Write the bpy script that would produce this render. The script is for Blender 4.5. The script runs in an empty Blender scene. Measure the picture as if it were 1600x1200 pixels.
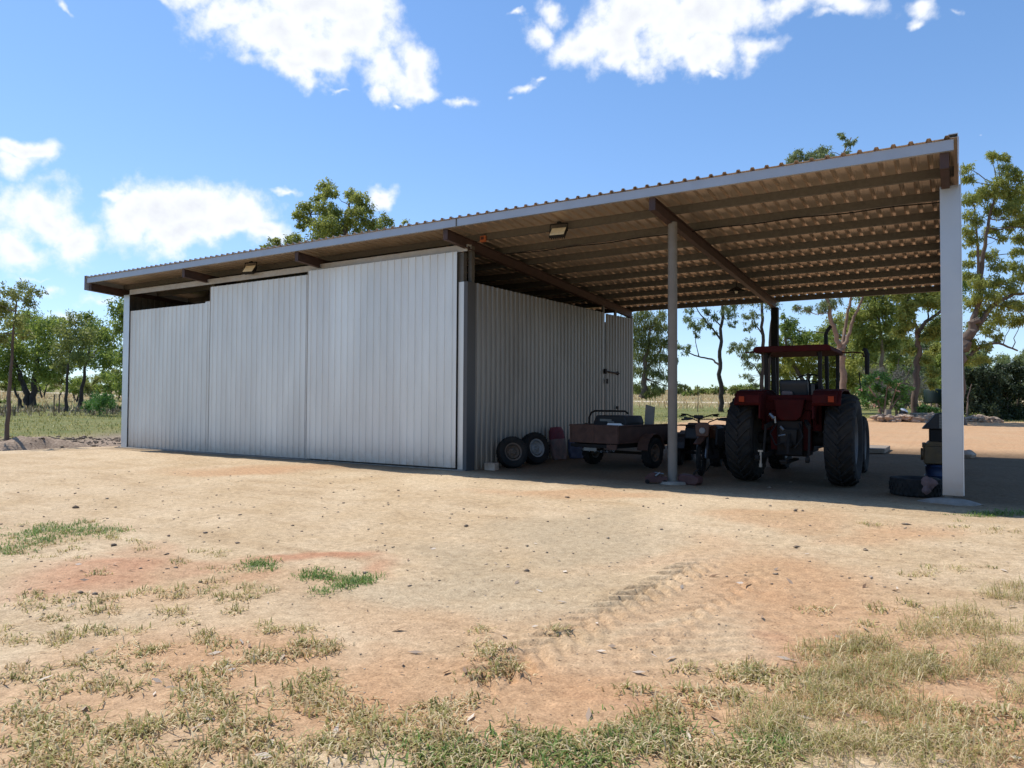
import bpy, math, random
import numpy as np
from mathutils import Vector, Matrix, Euler

random.seed(7)
RNG = np.random.default_rng(11)
S = bpy.context.scene
COL = S.collection
PI = math.pi

# ------------------------------------------------------------------ camera frame (metres; X along the shed front, Y into depth)
CAM = np.array([8.6848, -12.3259, 1.4])
FPX = 1124.18                      # focal length in pixels of the 1600 px wide picture
YAW, PITCH, ROLL = -0.5554, 0.0266, 0.0062
FW = np.array([math.sin(YAW) * math.cos(PITCH), math.cos(YAW) * math.cos(PITCH), math.sin(PITCH)])
_r = np.array([math.cos(YAW), -math.sin(YAW), 0.0])
_u = np.cross(_r, FW)
RT = _r * math.cos(ROLL) + _u * math.sin(ROLL)
UP = -_r * math.sin(ROLL) + _u * math.cos(ROLL)


def rays(px, py):
    px = np.asarray(px, float)[..., None]; py = np.asarray(py, float)[..., None]
    return FW + RT * (px - 800) / FPX - UP * (py - 600) / FPX


def at(px, py, depth):
    return CAM + rays(px, py) * depth


# ------------------------------------------------------------------ terrain
def _hash(ix, iy, s):
    n = (ix.astype(np.int64) * 374761393 + iy.astype(np.int64) * 668265263 + s * 1442695041) & 0x7fffffff
    n = ((n ^ (n >> 13)) * 1274126177) & 0x7fffffff
    return ((n ^ (n >> 16)) & 0xffff) / 65535.0


def vnoise(x, y, s=0):
    x = np.asarray(x, float); y = np.asarray(y, float)
    ix = np.floor(x); iy = np.floor(y); fx = x - ix; fy = y - iy
    fx = fx * fx * (3 - 2 * fx); fy = fy * fy * (3 - 2 * fy)
    a = _hash(ix, iy, s); b = _hash(ix + 1, iy, s); c = _hash(ix, iy + 1, s); d = _hash(ix + 1, iy + 1, s)
    return (a + (b - a) * fx) * (1 - fy) + (c + (d - c) * fx) * fy - 0.5


def fbm(x, y, s=0, o=4):
    v = 0; a = 1.0
    for k in range(o):
        v = v + a * vnoise(x * 2 ** k, y * 2 ** k, s + k); a *= .5
    return v


def sstep(a, b, x):
    t = np.clip((x - a) / (b - a), 0, 1)
    return t * t * (3 - 2 * t)


def tread_mask(x, y):
    # two wheel tracks pressed into the soft sand in front of the open bay
    out = np.zeros_like(x)
    for (ax, ay, bx, by, w, amp) in ((6.36, -9.0, 6.64, -5.3, .20, 1.0), (6.92, -8.2, 7.2, -5.4, .15, .55)):
        L = math.hypot(bx - ax, by - ay); ux, uy = (bx - ax) / L, (by - ay) / L
        s = (x - ax) * ux + (y - ay) * uy; t = (x - ax) * -uy + (y - ay) * ux
        inside = sstep(w, w * .8, np.abs(t)) * sstep(-.2, .3, s) * sstep(L + .3, L - .8, s)
        ph = (s + np.abs(t) * .7 + np.where(t > 0, .09, 0)) / .19
        lug = sstep(.35, .55, np.abs((ph % 1) - .5) * 2)
        out = out + amp * inside * (lug * .044 - .019) * np.clip(.75 + .9 * vnoise(x * 2.2, y * 2.2, 91), .35, 1.1)
    # shallow ripples scuffed by turning wheels
    u = -.527 * x + .85 * y; v = .85 * x + .527 * y; q = fbm(x * .9, y * .9, 55, 3)
    m = sstep(1.9, .6, np.hypot((x - 7.25) / .75, (y + 7.4) / 1.0)) * np.clip(.4 + 1.3 * vnoise(x * 1.7, y * 1.7, 57), 0, 1)
    out = out + m * .016 * np.sin((u + .10 * q) * 2 * PI / .15)
    # older, fainter wheel ruts curving across the yard
    for (a, b0, w) in ((.20, -3.1, .22), (.20, -4.7, .22), (-.12, -6.0, .2)):
        d = y - (b0 + a * (x - 2) + .010 * (x - 2) ** 2) - .12 * vnoise(x * .4, x * 0, 71)
        out = out - .022 * np.exp(-(d / w) ** 2) * (.4 + vnoise(x * .7, y * .7, 73)) * sstep(-11, -8, x) * sstep(11, 8, x)
    return out


def height(x, y):
    x = np.asarray(x, float); y = np.asarray(y, float)
    ex = np.maximum(0, -x - 14.5) + np.maximum(0, x - 22); ey = np.maximum(0, y - 9)
    e = np.sqrt(ex * ex + ey * ey)
    z = np.interp(e, [0, 10, 20, 30, 50, 80, 120, 200, 400, 900], [0, .14, .27, .42, .8, 1.5, 2.7, 5.6, 9, 12])
    z = z + .15 * sstep(1, 9, y)
    z = z - .16 * sstep(-2.5, -10, y)
    # edge of the levelled pad on the left, with a ditch and the dirt pushed up behind it
    edge = -13.3 - .12 * np.clip(-y, 0, 9) - .4 * vnoise(x * .5, y * .5, 5)
    near = sstep(9, 1, y)
    off = edge - x
    z = z - .30 * sstep(0, 1.6, off) * sstep(9, 3.5, off) * near
    lump = np.maximum(0, .5 + 1.2 * fbm(x * .9, y * .9, 21, 3))
    z = z + .44 * np.exp(-((off - 3.3) / 1.2) ** 2) * lump * near
    z = z + .07 * np.exp(-((y + 1.75) / .9) ** 2) * sstep(-1.5, -3, x) * sstep(-12.5, -11, x)
    z = z + .05 * fbm(x * .16, y * .16, 1, 3) * sstep(-1, -3, y)
    far = sstep(2, 12, e)
    z = z + far * .25 * fbm(x * .06, y * .06, 31, 3)
    shed = sstep(-13.2, -12.4, x) * sstep(9, 8, x) * sstep(-.9, -.2, y) * sstep(10, 9, y)
    fine = (.022 * fbm(x * 1.3, y * 1.3, 3, 3) + .013 * fbm(x * 6, y * 6, 8, 3) + .006 * fbm(x * 10, y * 10, 14, 2)) * (1 - .7 * shed)
    return z + fine + tread_mask(x, y)


def ground_hit(px, py, it=14):
    d = rays(px, py)
    zz = np.zeros(d.shape[:-1]) - .05
    for _ in range(it):
        t = (zz - CAM[2]) / np.minimum(d[..., 2], -.002)
        x = CAM[0] + d[..., 0] * t; y = CAM[1] + d[..., 1] * t
        zz = .4 * zz + .6 * np.minimum(height(x, y), 1.3)
    return x, y, height(x, y)


def gz(x, y):
    return float(height(np.array([x]), np.array([y]))[0])


# ------------------------------------------------------------------ materials
def _nt(name):
    m = bpy.data.materials.new(name); m.use_nodes = True
    return m, m.node_tree, m.node_tree.nodes['Principled BSDF']


def mat(name, c, rough=.6, metal=0.0, var=.12, scale=6.0, bump=0.0, dirt=None, dirt_amt=.4, dirt_scale=3.0, spec=.5, stretch=None, splash=0.0):
    m, nt, b = _nt(name)
    tc = nt.nodes.new('ShaderNodeTexCoord'); co = tc.outputs['Object']
    if stretch:
        mp = nt.nodes.new('ShaderNodeMapping'); mp.inputs['Scale'].default_value = stretch
        nt.links.new(co, mp.inputs[0]); co = mp.outputs[0]
    n = nt.nodes.new('ShaderNodeTexNoise'); n.inputs['Scale'].default_value = scale; n.inputs['Detail'].default_value = 6
    nt.links.new(co, n.inputs['Vector'])
    r = nt.nodes.new('ShaderNodeValToRGB')
    r.color_ramp.elements[0].position = .3; r.color_ramp.elements[1].position = .7
    r.color_ramp.elements[0].color = [*(max(0, v * (1 - var)) for v in c), 1]
    r.color_ramp.elements[1].color = [*(min(1, v * (1 + var)) for v in c), 1]
    nt.links.new(n.outputs['Fac'], r.inputs[0]); out = r.outputs[0]
    if dirt:
        n2 = nt.nodes.new('ShaderNodeTexNoise'); n2.inputs['Scale'].default_value = dirt_scale; n2.inputs['Detail'].default_value = 8
        n2.inputs['Roughness'].default_value = .65
        nt.links.new(co, n2.inputs['Vector'])
        r2 = nt.nodes.new('ShaderNodeMapRange'); r2.inputs['From Min'].default_value = .45; r2.inputs['From Max'].default_value = .7
        r2.inputs['To Max'].default_value = dirt_amt
        nt.links.new(n2.outputs['Fac'], r2.inputs[0])
        mx = nt.nodes.new('ShaderNodeMix'); mx.data_type = 'RGBA'
        nt.links.new(r2.outputs[0], mx.inputs[0]); nt.links.new(out, mx.inputs[6]); mx.inputs[7].default_value = [*dirt, 1]
        out = mx.outputs[2]
    if splash:
        sp = nt.nodes.new('ShaderNodeSeparateXYZ'); nt.links.new(tc.outputs['Object'], sp.inputs[0])
        hgt = nt.nodes.new('ShaderNodeMapRange'); hgt.inputs[1].default_value = .75; hgt.inputs[2].default_value = -.05; nt.links.new(sp.outputs[2], hgt.inputs[0])
        n4 = nt.nodes.new('ShaderNodeTexNoise'); n4.inputs['Scale'].default_value = 7; n4.inputs['Detail'].default_value = 8; n4.inputs['Roughness'].default_value = .7
        nt.links.new(tc.outputs['Object'], n4.inputs['Vector'])
        pw = nt.nodes.new('ShaderNodeMath'); pw.operation = 'POWER'; nt.links.new(hgt.outputs[0], pw.inputs[0]); pw.inputs[1].default_value = 1.8
        mu_ = nt.nodes.new('ShaderNodeMath'); mu_.operation = 'MULTIPLY'; nt.links.new(pw.outputs[0], mu_.inputs[0]); nt.links.new(n4.outputs['Fac'], mu_.inputs[1])
        m2 = nt.nodes.new('ShaderNodeMath'); m2.operation = 'MULTIPLY'; m2.use_clamp = True; nt.links.new(mu_.outputs[0], m2.inputs[0]); m2.inputs[1].default_value = splash * 1.7
        mx = nt.nodes.new('ShaderNodeMix'); mx.data_type = 'RGBA'; nt.links.new(m2.outputs[0], mx.inputs[0]); nt.links.new(out, mx.inputs[6]); mx.inputs[7].default_value = (.36, .24, .145, 1)
        out = mx.outputs[2]
    nt.links.new(out, b.inputs['Base Color'])
    b.inputs['Roughness'].default_value = rough; b.inputs['Metallic'].default_value = metal
    b.inputs['Specular IOR Level'].default_value = spec
    if bump:
        bp = nt.nodes.new('ShaderNodeBump'); bp.inputs['Strength'].default_value = bump; bp.inputs['Distance'].default_value = .02
        n3 = nt.nodes.new('ShaderNodeTexNoise'); n3.inputs['Scale'].default_value = scale * 6; n3.inputs['Detail'].default_value = 5
        nt.links.new(co, n3.inputs['Vector']); nt.links.new(n3.outputs['Fac'], bp.inputs['Height'])
        nt.links.new(bp.outputs[0], b.inputs['Normal'])
    return m


def leaf_mat(name, c0, c1, trans=.35, rough=.55):
    # colour differs from leaf to leaf through the 'tint' attribute
    m, nt, b = _nt(name)
    a = nt.nodes.new('ShaderNodeAttribute'); a.attribute_name = 'tint'
    r = nt.nodes.new('ShaderNodeValToRGB')
    r.color_ramp.elements[0].color = [*c0, 1]; r.color_ramp.elements[1].color = [*c1, 1]
    nt.links.new(a.outputs['Fac'], r.inputs[0]); nt.links.new(r.outputs[0], b.inputs['Base Color'])
    b.inputs['Roughness'].default_value = rough; b.inputs['Specular IOR Level'].default_value = .35
    t = nt.nodes.new('ShaderNodeBsdfTranslucent'); nt.links.new(r.outputs[0], t.inputs[0])
    mx = nt.nodes.new('ShaderNodeMixShader'); mx.inputs[0].default_value = trans
    nt.links.new(b.outputs[0], mx.inputs[1]); nt.links.new(t.outputs[0], mx.inputs[2])
    nt.links.new(mx.outputs[0], nt.nodes['Material Output'].inputs['Surface'])
    return m


M = {}
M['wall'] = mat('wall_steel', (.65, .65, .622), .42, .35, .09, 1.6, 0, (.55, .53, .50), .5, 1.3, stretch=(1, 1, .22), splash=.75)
M['wall_side'] = mat('side_wall_steel_shaded', (.25, .235, .212), .42, .34, .08, 1.2, 0, (.14, .12, .10), .5, .9, stretch=(1, 1, .35), splash=.8)  # front wall's steel again, its colour darkened for the shade of the bay
M['roof'] = mat('roof_steel', (.68, .565, .46), .38, .70, .10, 1.5, 0, (.50, .41, .33), .5, 1.1)
M['flash'] = mat('flashing_steel', (.58, .60, .63), .38, .65, .04, 2)
M['darkflash'] = mat('corner_flashing_dark', (.07, .071, .072), .6, .1, .06, 2)
M['fascia'] = mat('fascia_steel', (.34, .37, .42), .45, .35, .05, 3)
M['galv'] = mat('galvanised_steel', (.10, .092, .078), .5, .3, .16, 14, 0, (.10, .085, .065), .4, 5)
M['track'] = mat('track_steel', (.40, .385, .36), .55, .2, .1, 8, 0, (.35, .28, .2), .5, 3)
M['oxide'] = mat('red_oxide_steel', (.052, .026, .021), .65, 0, .25, 5, 0, (.035, .022, .02), .6, 3)
M['pole'] = mat('pole_paint', (.165, .148, .125), .6, .1, .08, 6, 0, (.14, .11, .08), .5, 4)
M['postwhite'] = mat('post_cladding', (.40, .42, .45), .42, .6, .04, 2.5, 0, (.5, .48, .45), .25, 2, splash=.9)
M['concrete'] = mat('concrete', (.27, .235, .195), .9, 0, .18, 9, .5, (.15, .10, .065), .5, 4)
M['rubber'] = mat('tyre_rubber', (.014, .0135, .013), .9, 0, .3, 9, .2, (.06, .045, .03), .35, 4, .3)
M['red'] = mat('tractor_red', (.045, .0042, .004), .75, 0, .18, 5, 0, (.04, .012, .010), .5, 4, .12)
M['redd'] = mat('tractor_red_faded', (.045, .0048, .0045), .8, 0, .2, 5, 0, (.03, .012, .010), .5, 4, .12)
M['black'] = mat('black_paint', (.012, .012, .012), .65, 0, .2, 8, 0, (.03, .022, .016), .4, 5, .2)
M['plastic'] = mat('black_plastic', (.013, .0135, .015), .6, 0, .15, 6)
M['iron'] = mat('dark_iron', (.016, .015, .0145), .8, 0, .2, 10, 0, (.03, .02, .014), .5, 6, .15)
M['silver'] = mat('bare_steel', (.20, .20, .20), .35, .8, .1, 10)
M['rimrust'] = mat('rim_rusty', (.13, .095, .07), .7, .2, .25, 8, 0, (.12, .06, .03), .6, 5)
M['rimwhite'] = mat('rim_white', (.27, .265, .255), .5, 0, .08, 8, 0, (.3, .24, .18), .3, 5)
M['rimgrey'] = mat('rim_grey', (.13, .125, .12), .6, .2, .15, 8, 0, (.15, .1, .07), .5, 5)
M['rust'] = mat('rusty_panel', (.075, .036, .025), .8, .1, .3, 5, .3, (.09, .045, .03), .6, 3)
M['orangelens'] = mat('orange_lens', (.26, .035, .010), .6, 0, .1, 8, spec=.12)
M['lamp'] = mat('lamp_glass', (.80, .74, .55), .25, 0, .08, 20)
M['orangebox'] = mat('orange_plastic', (.36, .10, .035), .5, 0, .08, 8)
M['greyboard'] = mat('grey_board', (.20, .195, .17), .8, 0, .12, 6)
M['bagred'] = mat('bag_red', (.13, .016, .027), .7, 0, .2, 12, .4)
M['bagwhite'] = mat('bag_white', (.14, .105, .095), .7, 0, .25, 7, .4, (.3, .12, .1), .5, 6)
M['bagblue'] = mat('bag_blue', (.05, .06, .11), .7, 0, .3, 8, .4, (.15, .15, .16), .5, 5)
M['yellow'] = mat('yellow_plastic', (.50, .38, .05), .6, 0, .15, 8)
M['white'] = mat('white_plastic', (.76, .76, .74), .45, 0, .06, 8)
M['bikeorange'] = mat('bike_orange', (.075, .026, .012), .5, 0, .1, 8)
M['blue'] = mat('blue_drum', (.012, .026, .07), .5, 0, .15, 6)
M['ochre'] = mat('engine_yellow', (.09, .055, .018), .6, 0, .25, 9, 0, (.07, .05, .03), .6, 6)
M['toolred'] = mat('tool_red', (.05, .010, .010), .55, 0, .25, 10, 0, (.08, .04, .03), .5, 8)
M['pink'] = mat('pink_rag', (.15, .095, .09), .85, 0, .25, 12, .4)
M['wood'] = mat('weathered_wood', (.26, .21, .16), .85, 0, .25, 5, .5, stretch=(1, 1, 6))
M['rock'] = mat('border_stone', (.38, .27, .19), .9, 0, .35, 4, .6, (.5, .43, .36), .6, 2)
M['greentank'] = mat('green_tank', (.006, .022, .016), .5, 0, .1, 5)
M['bark_dark'] = mat('bark_dark', (.055, .043, .036), .95, 0, .35, 6, .6, stretch=(1, 1, .3))
M['bark_mid'] = mat('bark_brown', (.125, .09, .068), .95, 0, .35, 5, .6, stretch=(1, 1, .3))
M['bark_pale'] = mat('bark_pale', (.27, .18, .128), .9, 0, .35, 3, .5, (.15, .10, .07), .6, 2, stretch=(1, 1, .35))
M['leaf_a'] = leaf_mat('gum_leaf_olive', (.12, .15, .04), (.38, .40, .115), .5)
M['leaf_i'] = leaf_mat('gum_leaf_sunny', (.15, .185, .04), (.47, .49, .12), .5)
M['leaf_b'] = leaf_mat('gum_leaf_bright', (.115, .18, .033), (.36, .42, .09), .5)
M['leaf_c'] = leaf_mat('gum_leaf_yellow', (.17, .19, .033), (.50, .49, .10), .5)
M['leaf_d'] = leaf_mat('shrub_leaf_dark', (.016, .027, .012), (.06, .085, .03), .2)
M['leaf_e'] = leaf_mat('weeping_leaf', (.085, .115, .036), (.31, .34, .10), .48)
M['leaf_f'] = leaf_mat('broad_leaf', (.055, .13, .03), (.18, .34, .08), .35)
M['leaf_g'] = leaf_mat('grey_twigs', (.10, .10, .08), (.24, .23, .19), .2)
M['leaf_h'] = leaf_mat('gum_leaf_blue_green', (.10, .14, .062), (.34, .40, .17), .5)
M['flower'] = mat('pink_flower', (.60, .34, .24), .6, 0, .2, 20)
M['grass'] = leaf_mat('grass_blade', (.15, .17, .035), (.54, .47, .18), .35, .6)
M['grass_bright'] = leaf_mat('grass_blade_bright', (.085, .16, .03), (.24, .34, .08), .35, .6)
M['dry'] = leaf_mat('dry_blade', (.36, .22, .085), (.86, .73, .45), .35, .7)
M['weed'] = leaf_mat('brown_weed', (.10, .085, .05), (.26, .22, .14), .2, .7)
M['pebble'] = leaf_mat('pebble_stone', (.16, .115, .08), (.52, .42, .31), 0, .85)
M['litter'] = leaf_mat('dead_leaf', (.22, .12, .06), (.70, .60, .48), .1, .7)


# ------------------------------------------------------------------ object helpers
def tag(o, label=None, cat=None, group=None, kind=None):
    if label: o['label'] = label
    if cat: o['category'] = cat
    if group: o['group'] = group
    if kind: o['kind'] = kind
    return o


def thing(name, label, cat, loc=(0, 0, 0), rz=0.0, group=None):
    o = bpy.data.objects.new(name, None); COL.objects.link(o)
    o.location = loc; o.rotation_euler = (0, 0, rz); o.empty_display_size = .2
    return tag(o, label, cat, group)


def copy_thing(root, label=None):
    def rec(o, parent):
        c = o.copy(); COL.objects.link(c)
        if parent is not None: c.parent = parent
        for ch in list(o.children): rec(ch, c)
        return c
    c = rec(root, None)
    if label: c['label'] = label
    return c


class MB:
    """collects shapes; build() links them as one mesh object"""
    def __init__(s):
        s.v = []; s.f = []; s.xf = Matrix.Identity(4)

    def _add(s, vs, fs):
        b = len(s.v)
        s.v += [tuple(s.xf @ Vector(v)) for v in vs]
        s.f += [tuple(i + b for i in f) for f in fs]
        return s

    def box(s, x0, x1, y0, y1, z0, z1):
        vs = [(x0, y0, z0), (x1, y0, z0), (x1, y1, z0), (x0, y1, z0), (x0, y0, z1), (x1, y0, z1), (x1, y1, z1), (x0, y1, z1)]
        return s._add(vs, [(3, 2, 1, 0), (4, 5, 6, 7), (0, 1, 5, 4), (1, 2, 6, 5), (2, 3, 7, 6), (3, 0, 4, 7)])

    def beam(s, p, q, w, h, up=(0, 0, 1)):
        p = Vector(p); q = Vector(q); d = (q - p).normalized(); u = Vector(up)
        r = d.cross(u).normalized() * (w / 2); t = r.normalized().cross(d) * (h / 2)
        vs = [p - r - t, p + r - t, p + r + t, p - r + t, q - r - t, q + r - t, q + r + t, q - r + t]
        return s._add(vs, [(3, 2, 1, 0), (4, 5, 6, 7), (0, 1, 5, 4), (1, 2, 6, 5), (2, 3, 7, 6), (3, 0, 4, 7)])

    def prism(s, poly, axis, a, b):
        """extrude a 2D polygon along axis 'x','y' or 'z' from a to b"""
        def P(u, v, w):
            return {'x': (w, u, v), 'y': (u, w, v), 'z': (u, v, w)}[axis]
        n = len(poly)
        vs = [P(u, v, a) for u, v in poly] + [P(u, v, b) for u, v in poly]
        fs = [tuple(range(n))[::-1], tuple(range(n, 2 * n))] + [(i, (i + 1) % n, n + (i + 1) % n, n + i) for i in range(n)]
        return s._add(vs, fs)

    def tube(s, pts, rad, n=8, cap=True):
        pts = [Vector(p) for p in pts]
        if not hasattr(rad, '__len__'): rad = [rad] * len(pts)
        vs = []; fs = []; prev = None
        for i, p in enumerate(pts):
            d = (pts[min(i + 1, len(pts) - 1)] - pts[max(i - 1, 0)]).normalized()
            if prev is None:
                prev = d.orthogonal().normalized()
            a = (prev - d * prev.dot(d)).normalized(); prev = a; b = d.cross(a)
            for k in range(n):
                t = 2 * PI * k / n
                vs.append(p + (a * math.cos(t) + b * math.sin(t)) * rad[i])
        for i in range(len(pts) - 1):
            for k in range(n):
                k2 = (k + 1) % n
                fs.append((i * n + k, i * n + k2, (i + 1) * n + k2, (i + 1) * n + k))
        if cap:
            fs.append(tuple(range(n))[::-1]); fs.append(tuple(range((len(pts) - 1) * n, len(pts) * n)))
        return s._add(vs, fs)

    def lathe(s, prof, c, axis='x', n=32, closed=True):
        """prof: (radius, offset along axis); closed joins last to first"""
        vs = []; fs = []; m = len(prof)
        for k in range(n):
            t = 2 * PI * k / n; ca, sa = math.cos(t), math.sin(t)
            for r, o in prof:
                if axis == 'x': vs.append((c[0] + o, c[1] + r * ca, c[2] + r * sa))
                elif axis == 'y': vs.append((c[0] + r * ca, c[1] + o, c[2] + r * sa))
                else: vs.append((c[0] + r * ca, c[1] + r * sa, c[2] + o))
        for k in range(n):
            k2 = (k + 1) % n
            for i in range(m if closed else m - 1):
                j = (i + 1) % m
                fs.append((k * m + i, k * m + j, k2 * m + j, k2 * m + i))
        return s._add(vs, fs)

    def ring(s, c, R, r, axis='x', n=28, m=8, a0=0, a1=2 * PI):
        pts = []
        full = abs(a1 - a0 - 2 * PI) < 1e-6
        if full:
            return s.lathe([(R + r * math.cos(2 * PI * k / m), r * math.sin(2 * PI * k / m)) for k in range(m)], c, axis, n)
        for k in range(n + 1):
            t = a0 + (a1 - a0) * k / n
            pts.append({'x': (c[0], c[1] + R * math.cos(t), c[2] + R * math.sin(t)), 'y': (c[0] + R * math.cos(t), c[1], c[2] + R * math.sin(t)),
                        'z': (c[0] + R * math.cos(t), c[1] + R * math.sin(t), c[2])}[axis])
        return s.tube(pts, r, m)

    def blob(s, c, rx, ry, rz, seed=0, rough=.18, n=10, m=7):
        rr = random.Random(seed); vs = []; fs = []
        ph = [rr.uniform(0, 6.28) for _ in range(6)]
        for i in range(m + 1):
            th = PI * i / m
            for k in range(n):
                t = 2 * PI * k / n
                d = Vector((math.sin(th) * math.cos(t), math.sin(th) * math.sin(t), math.cos(th)))
                w = 1 + rough * (math.sin(3 * d.x + ph[0]) + math.sin(4 * d.y + ph[1]) + math.sin(3.5 * d.z + ph[2]) + .5 * math.sin(7 * d.x + ph[3] + 5 * d.y)) / 2
                vs.append((c[0] + d.x * rx * w, c[1] + d.y * ry * w, c[2] + d.z * rz * w))
        for i in range(m):
            for k in range(n):
                k2 = (k + 1) % n
                fs.append((i * n + k, (i + 1) * n + k, (i + 1) * n + k2, i * n + k2))
        return s._add(vs, fs)

    def build(s, name, m, parent=None, smooth=False, bevel=0, loc=None):
        me = bpy.data.meshes.new(name); me.from_pydata([tuple(v) for v in s.v], [], s.f); me.validate()
        me.materials.append(m)
        if smooth:
            me.polygons.foreach_set('use_smooth', [True] * len(me.polygons))
            try: me.set_sharp_from_angle(angle=math.radians(42))
            except Exception: pass
        o = bpy.data.objects.new(name, me); COL.objects.link(o)
        if parent is not None: o.parent = parent
        if loc is not None: o.location = loc
        if bevel:
            bv = o.modifiers.new('bevel', 'BEVEL'); bv.width = bevel; bv.segments = 2; bv.limit_method = 'ANGLE'
        return o


def quick_mesh(name, verts, faces_flat, loops_per, m, tint=None, parent=None):
    """fast mesh from numpy: faces_flat is (n, k) int array; tint is one value per face"""
    me = bpy.data.meshes.new(name)
    nv = len(verts); nf = len(faces_flat); k = loops_per
    me.vertices.add(nv); me.vertices.foreach_set('co', np.asarray(verts, np.float32).ravel())
    me.loops.add(nf * k); me.loops.foreach_set('vertex_index', np.asarray(faces_flat, np.int32).ravel())
    me.polygons.add(nf); me.polygons.foreach_set('loop_start', np.arange(0, nf * k, k, dtype=np.int32))
    me.polygons.foreach_set('loop_total', np.full(nf, k, np.int32))
    me.update(calc_edges=True)
    if tint is not None:
        a = me.attributes.new('tint', 'FLOAT', 'FACE'); a.data.foreach_set('value', np.asarray(tint, np.float32))
    me.materials.append(m)
    o = bpy.data.objects.new(name, me); COL.objects.link(o)
    if parent is not None: o.parent = parent
    return o


# ------------------------------------------------------------------ ground
def axis_lines(lo, hi, step, far_lo, far_hi, g=1.07):
    mid = list(np.arange(lo, hi + 1e-6, step)); a = []; st = step; x = lo
    while x > far_lo:
        st *= g; x -= st; a.append(x)
    b = []; st = step; x = mid[-1]
    while x < far_hi:
        st *= g; x += st; b.append(x)
    return np.array(a[::-1] + mid + b)


GXS = axis_lines(-15, 12, .06, -900, 900, 1.06)
GYS = axis_lines(-11.2, 1.0, .045, -300, 1300, 1.06)
GXS = np.unique(np.round(np.concatenate([GXS, np.arange(6.0, 8.2, .022)]), 4)); GYS = np.unique(np.round(np.concatenate([GYS, np.arange(-9.4, -5.2, .022)]), 4))
GXS = GXS[np.concatenate([[True], np.diff(GXS) > .006])]; GYS = GYS[np.concatenate([[True], np.diff(GYS) > .006])]
X, Y = np.meshgrid(GXS, GYS)
Z = height(X, Y)
nx, ny = len(GXS), len(GYS)
V = np.stack([X.ravel(), Y.ravel(), Z.ravel()], 1)
I = np.arange(nx * ny).reshape(ny, nx)
Fq = np.stack([I[:-1, :-1], I[:-1, 1:], I[1:, 1:], I[1:, :-1]], -1).reshape(-1, 4)


def blobmask(x, y, lst):
    m = np.zeros_like(x)
    for (bx, by, rx, ry, a, w) in lst:
        ca, sa = math.cos(a), math.sin(a)
        u = ((x - bx) * ca + (y - by) * sa) / rx; v = (-(x - bx) * sa + (y - by) * ca) / ry
        m = np.maximum(m, w * sstep(1.25, .35, np.sqrt(u * u + v * v)))
    return m


def px_blobs(lst):
    out = []
    for (px, py, rx, ry, w) in lst:
        x, y, z = ground_hit(np.array([px, px + rx, px]), np.array([py, py, py - ry]))
        a = math.atan2(y[1] - y[0], x[1] - x[0])
        out.append((x[0], y[0], math.hypot(x[1] - x[0], y[1] - y[0]), math.hypot(x[2] - x[0], y[2] - y[0]), a, w))
    return out


wob = lambda s: 1.4 * fbm(X * .55, Y * .55, s, 4)
XX = X + wob(41); YY = Y + wob(47)
nearf = (Y < 1.5) & (Y > -14) & (np.abs(X) < 16)
red = blobmask(XX, YY, px_blobs([(40, 915, 190, 34, .9), (470, 892, 130, 14, .85), (250, 900, 160, 16, .6), (380, 935, 60, 16, .5), (180, 870, 90, 14, .4),
                                 (1210, 1050, 110, 26, .6), (1430, 1010, 80, 20, .55), (1540, 1080, 80, 40, .6), (1000, 1100, 120, 18, .35)]))
orange = blobmask(XX, YY, px_blobs([(880, 770, 130, 9, .7), (1250, 815, 130, 14, .6), (1480, 840, 160, 20, .7), (400, 728, 140, 6, .8), (1000, 960, 260, 40, .5),
                                    (1100, 860, 200, 20, .4), (300, 1080, 260, 60, .35), (620, 1080, 200, 50, .35), (900, 1020, 200, 30, .5), (300, 960, 330, 50, .45), (800, 1110, 460, 100, .95), (1300, 960, 360, 90, .9), (1350, 1120, 360, 100, .95), (250, 1120, 330, 90, .8), (700, 990, 260, 50, .5)]))
grey = blobmask(XX, YY, px_blobs([(950, 825, 150, 26, .9), (780, 880, 140, 30, .8), (640, 930, 130, 34, .55), (860, 930, 150, 30, .5), (420, 980, 200, 30, .3)]))
yard = sstep(7, 12, YY) * sstep(40, 36, YY + .05 * (XX - 6)) * sstep(-7, -2.5, XX)
orange = np.maximum(orange * nearf, .9 * yard)
red = red * nearf; grey = grey * nearf
painted_shade = sstep(-1.9, .5, Y + .5 * wob(83) * (Y < 2)) * sstep(12, 9, Y) * sstep(-13.2, -12.6, X)           # roof shade painted as dark brown soil under and around the shed
e_off = np.sqrt((np.maximum(0, -X - 14.6) + np.maximum(0, X - 26)) ** 2 + np.maximum(0, Y - 10) ** 2)
edge_off = (-13.3 - .12 * np.clip(-Y, 0, 9)) - X
heapm = sstep(.6, 2.2, edge_off) * sstep(7.8, 6.0, edge_off + 1.2 * vnoise(X * .6, Y * .6, 77)) * sstep(10, 4, Y)
grassz = np.clip(sstep(5.5, 8, edge_off + 1.5 * vnoise(X * .4, Y * .4, 78)) + sstep(9, 13, Y + wob(60)) * sstep(-1, -4, XX) + sstep(36, 41, YY + .05 * (XX - 6)), 0, 1)
grassz = np.maximum(grassz, sstep(20, 28, X)) * (1 - .95 * yard)
drydist = sstep(52, 75, e_off + 6 * fbm(X * .04, Y * .04, 88, 3))
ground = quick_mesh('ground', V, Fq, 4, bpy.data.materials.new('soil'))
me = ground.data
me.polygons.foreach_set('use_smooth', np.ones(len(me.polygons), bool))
for nm, arr in (('red', red), ('orange', orange), ('grey', grey), ('heap', heapm), ('grass', grassz), ('dry', drydist), ('floor', painted_shade)):
    a = me.attributes.new(nm, 'FLOAT', 'POINT'); a.data.foreach_set('value', np.clip(arr, 0, 1).astype(np.float32).ravel())
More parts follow.
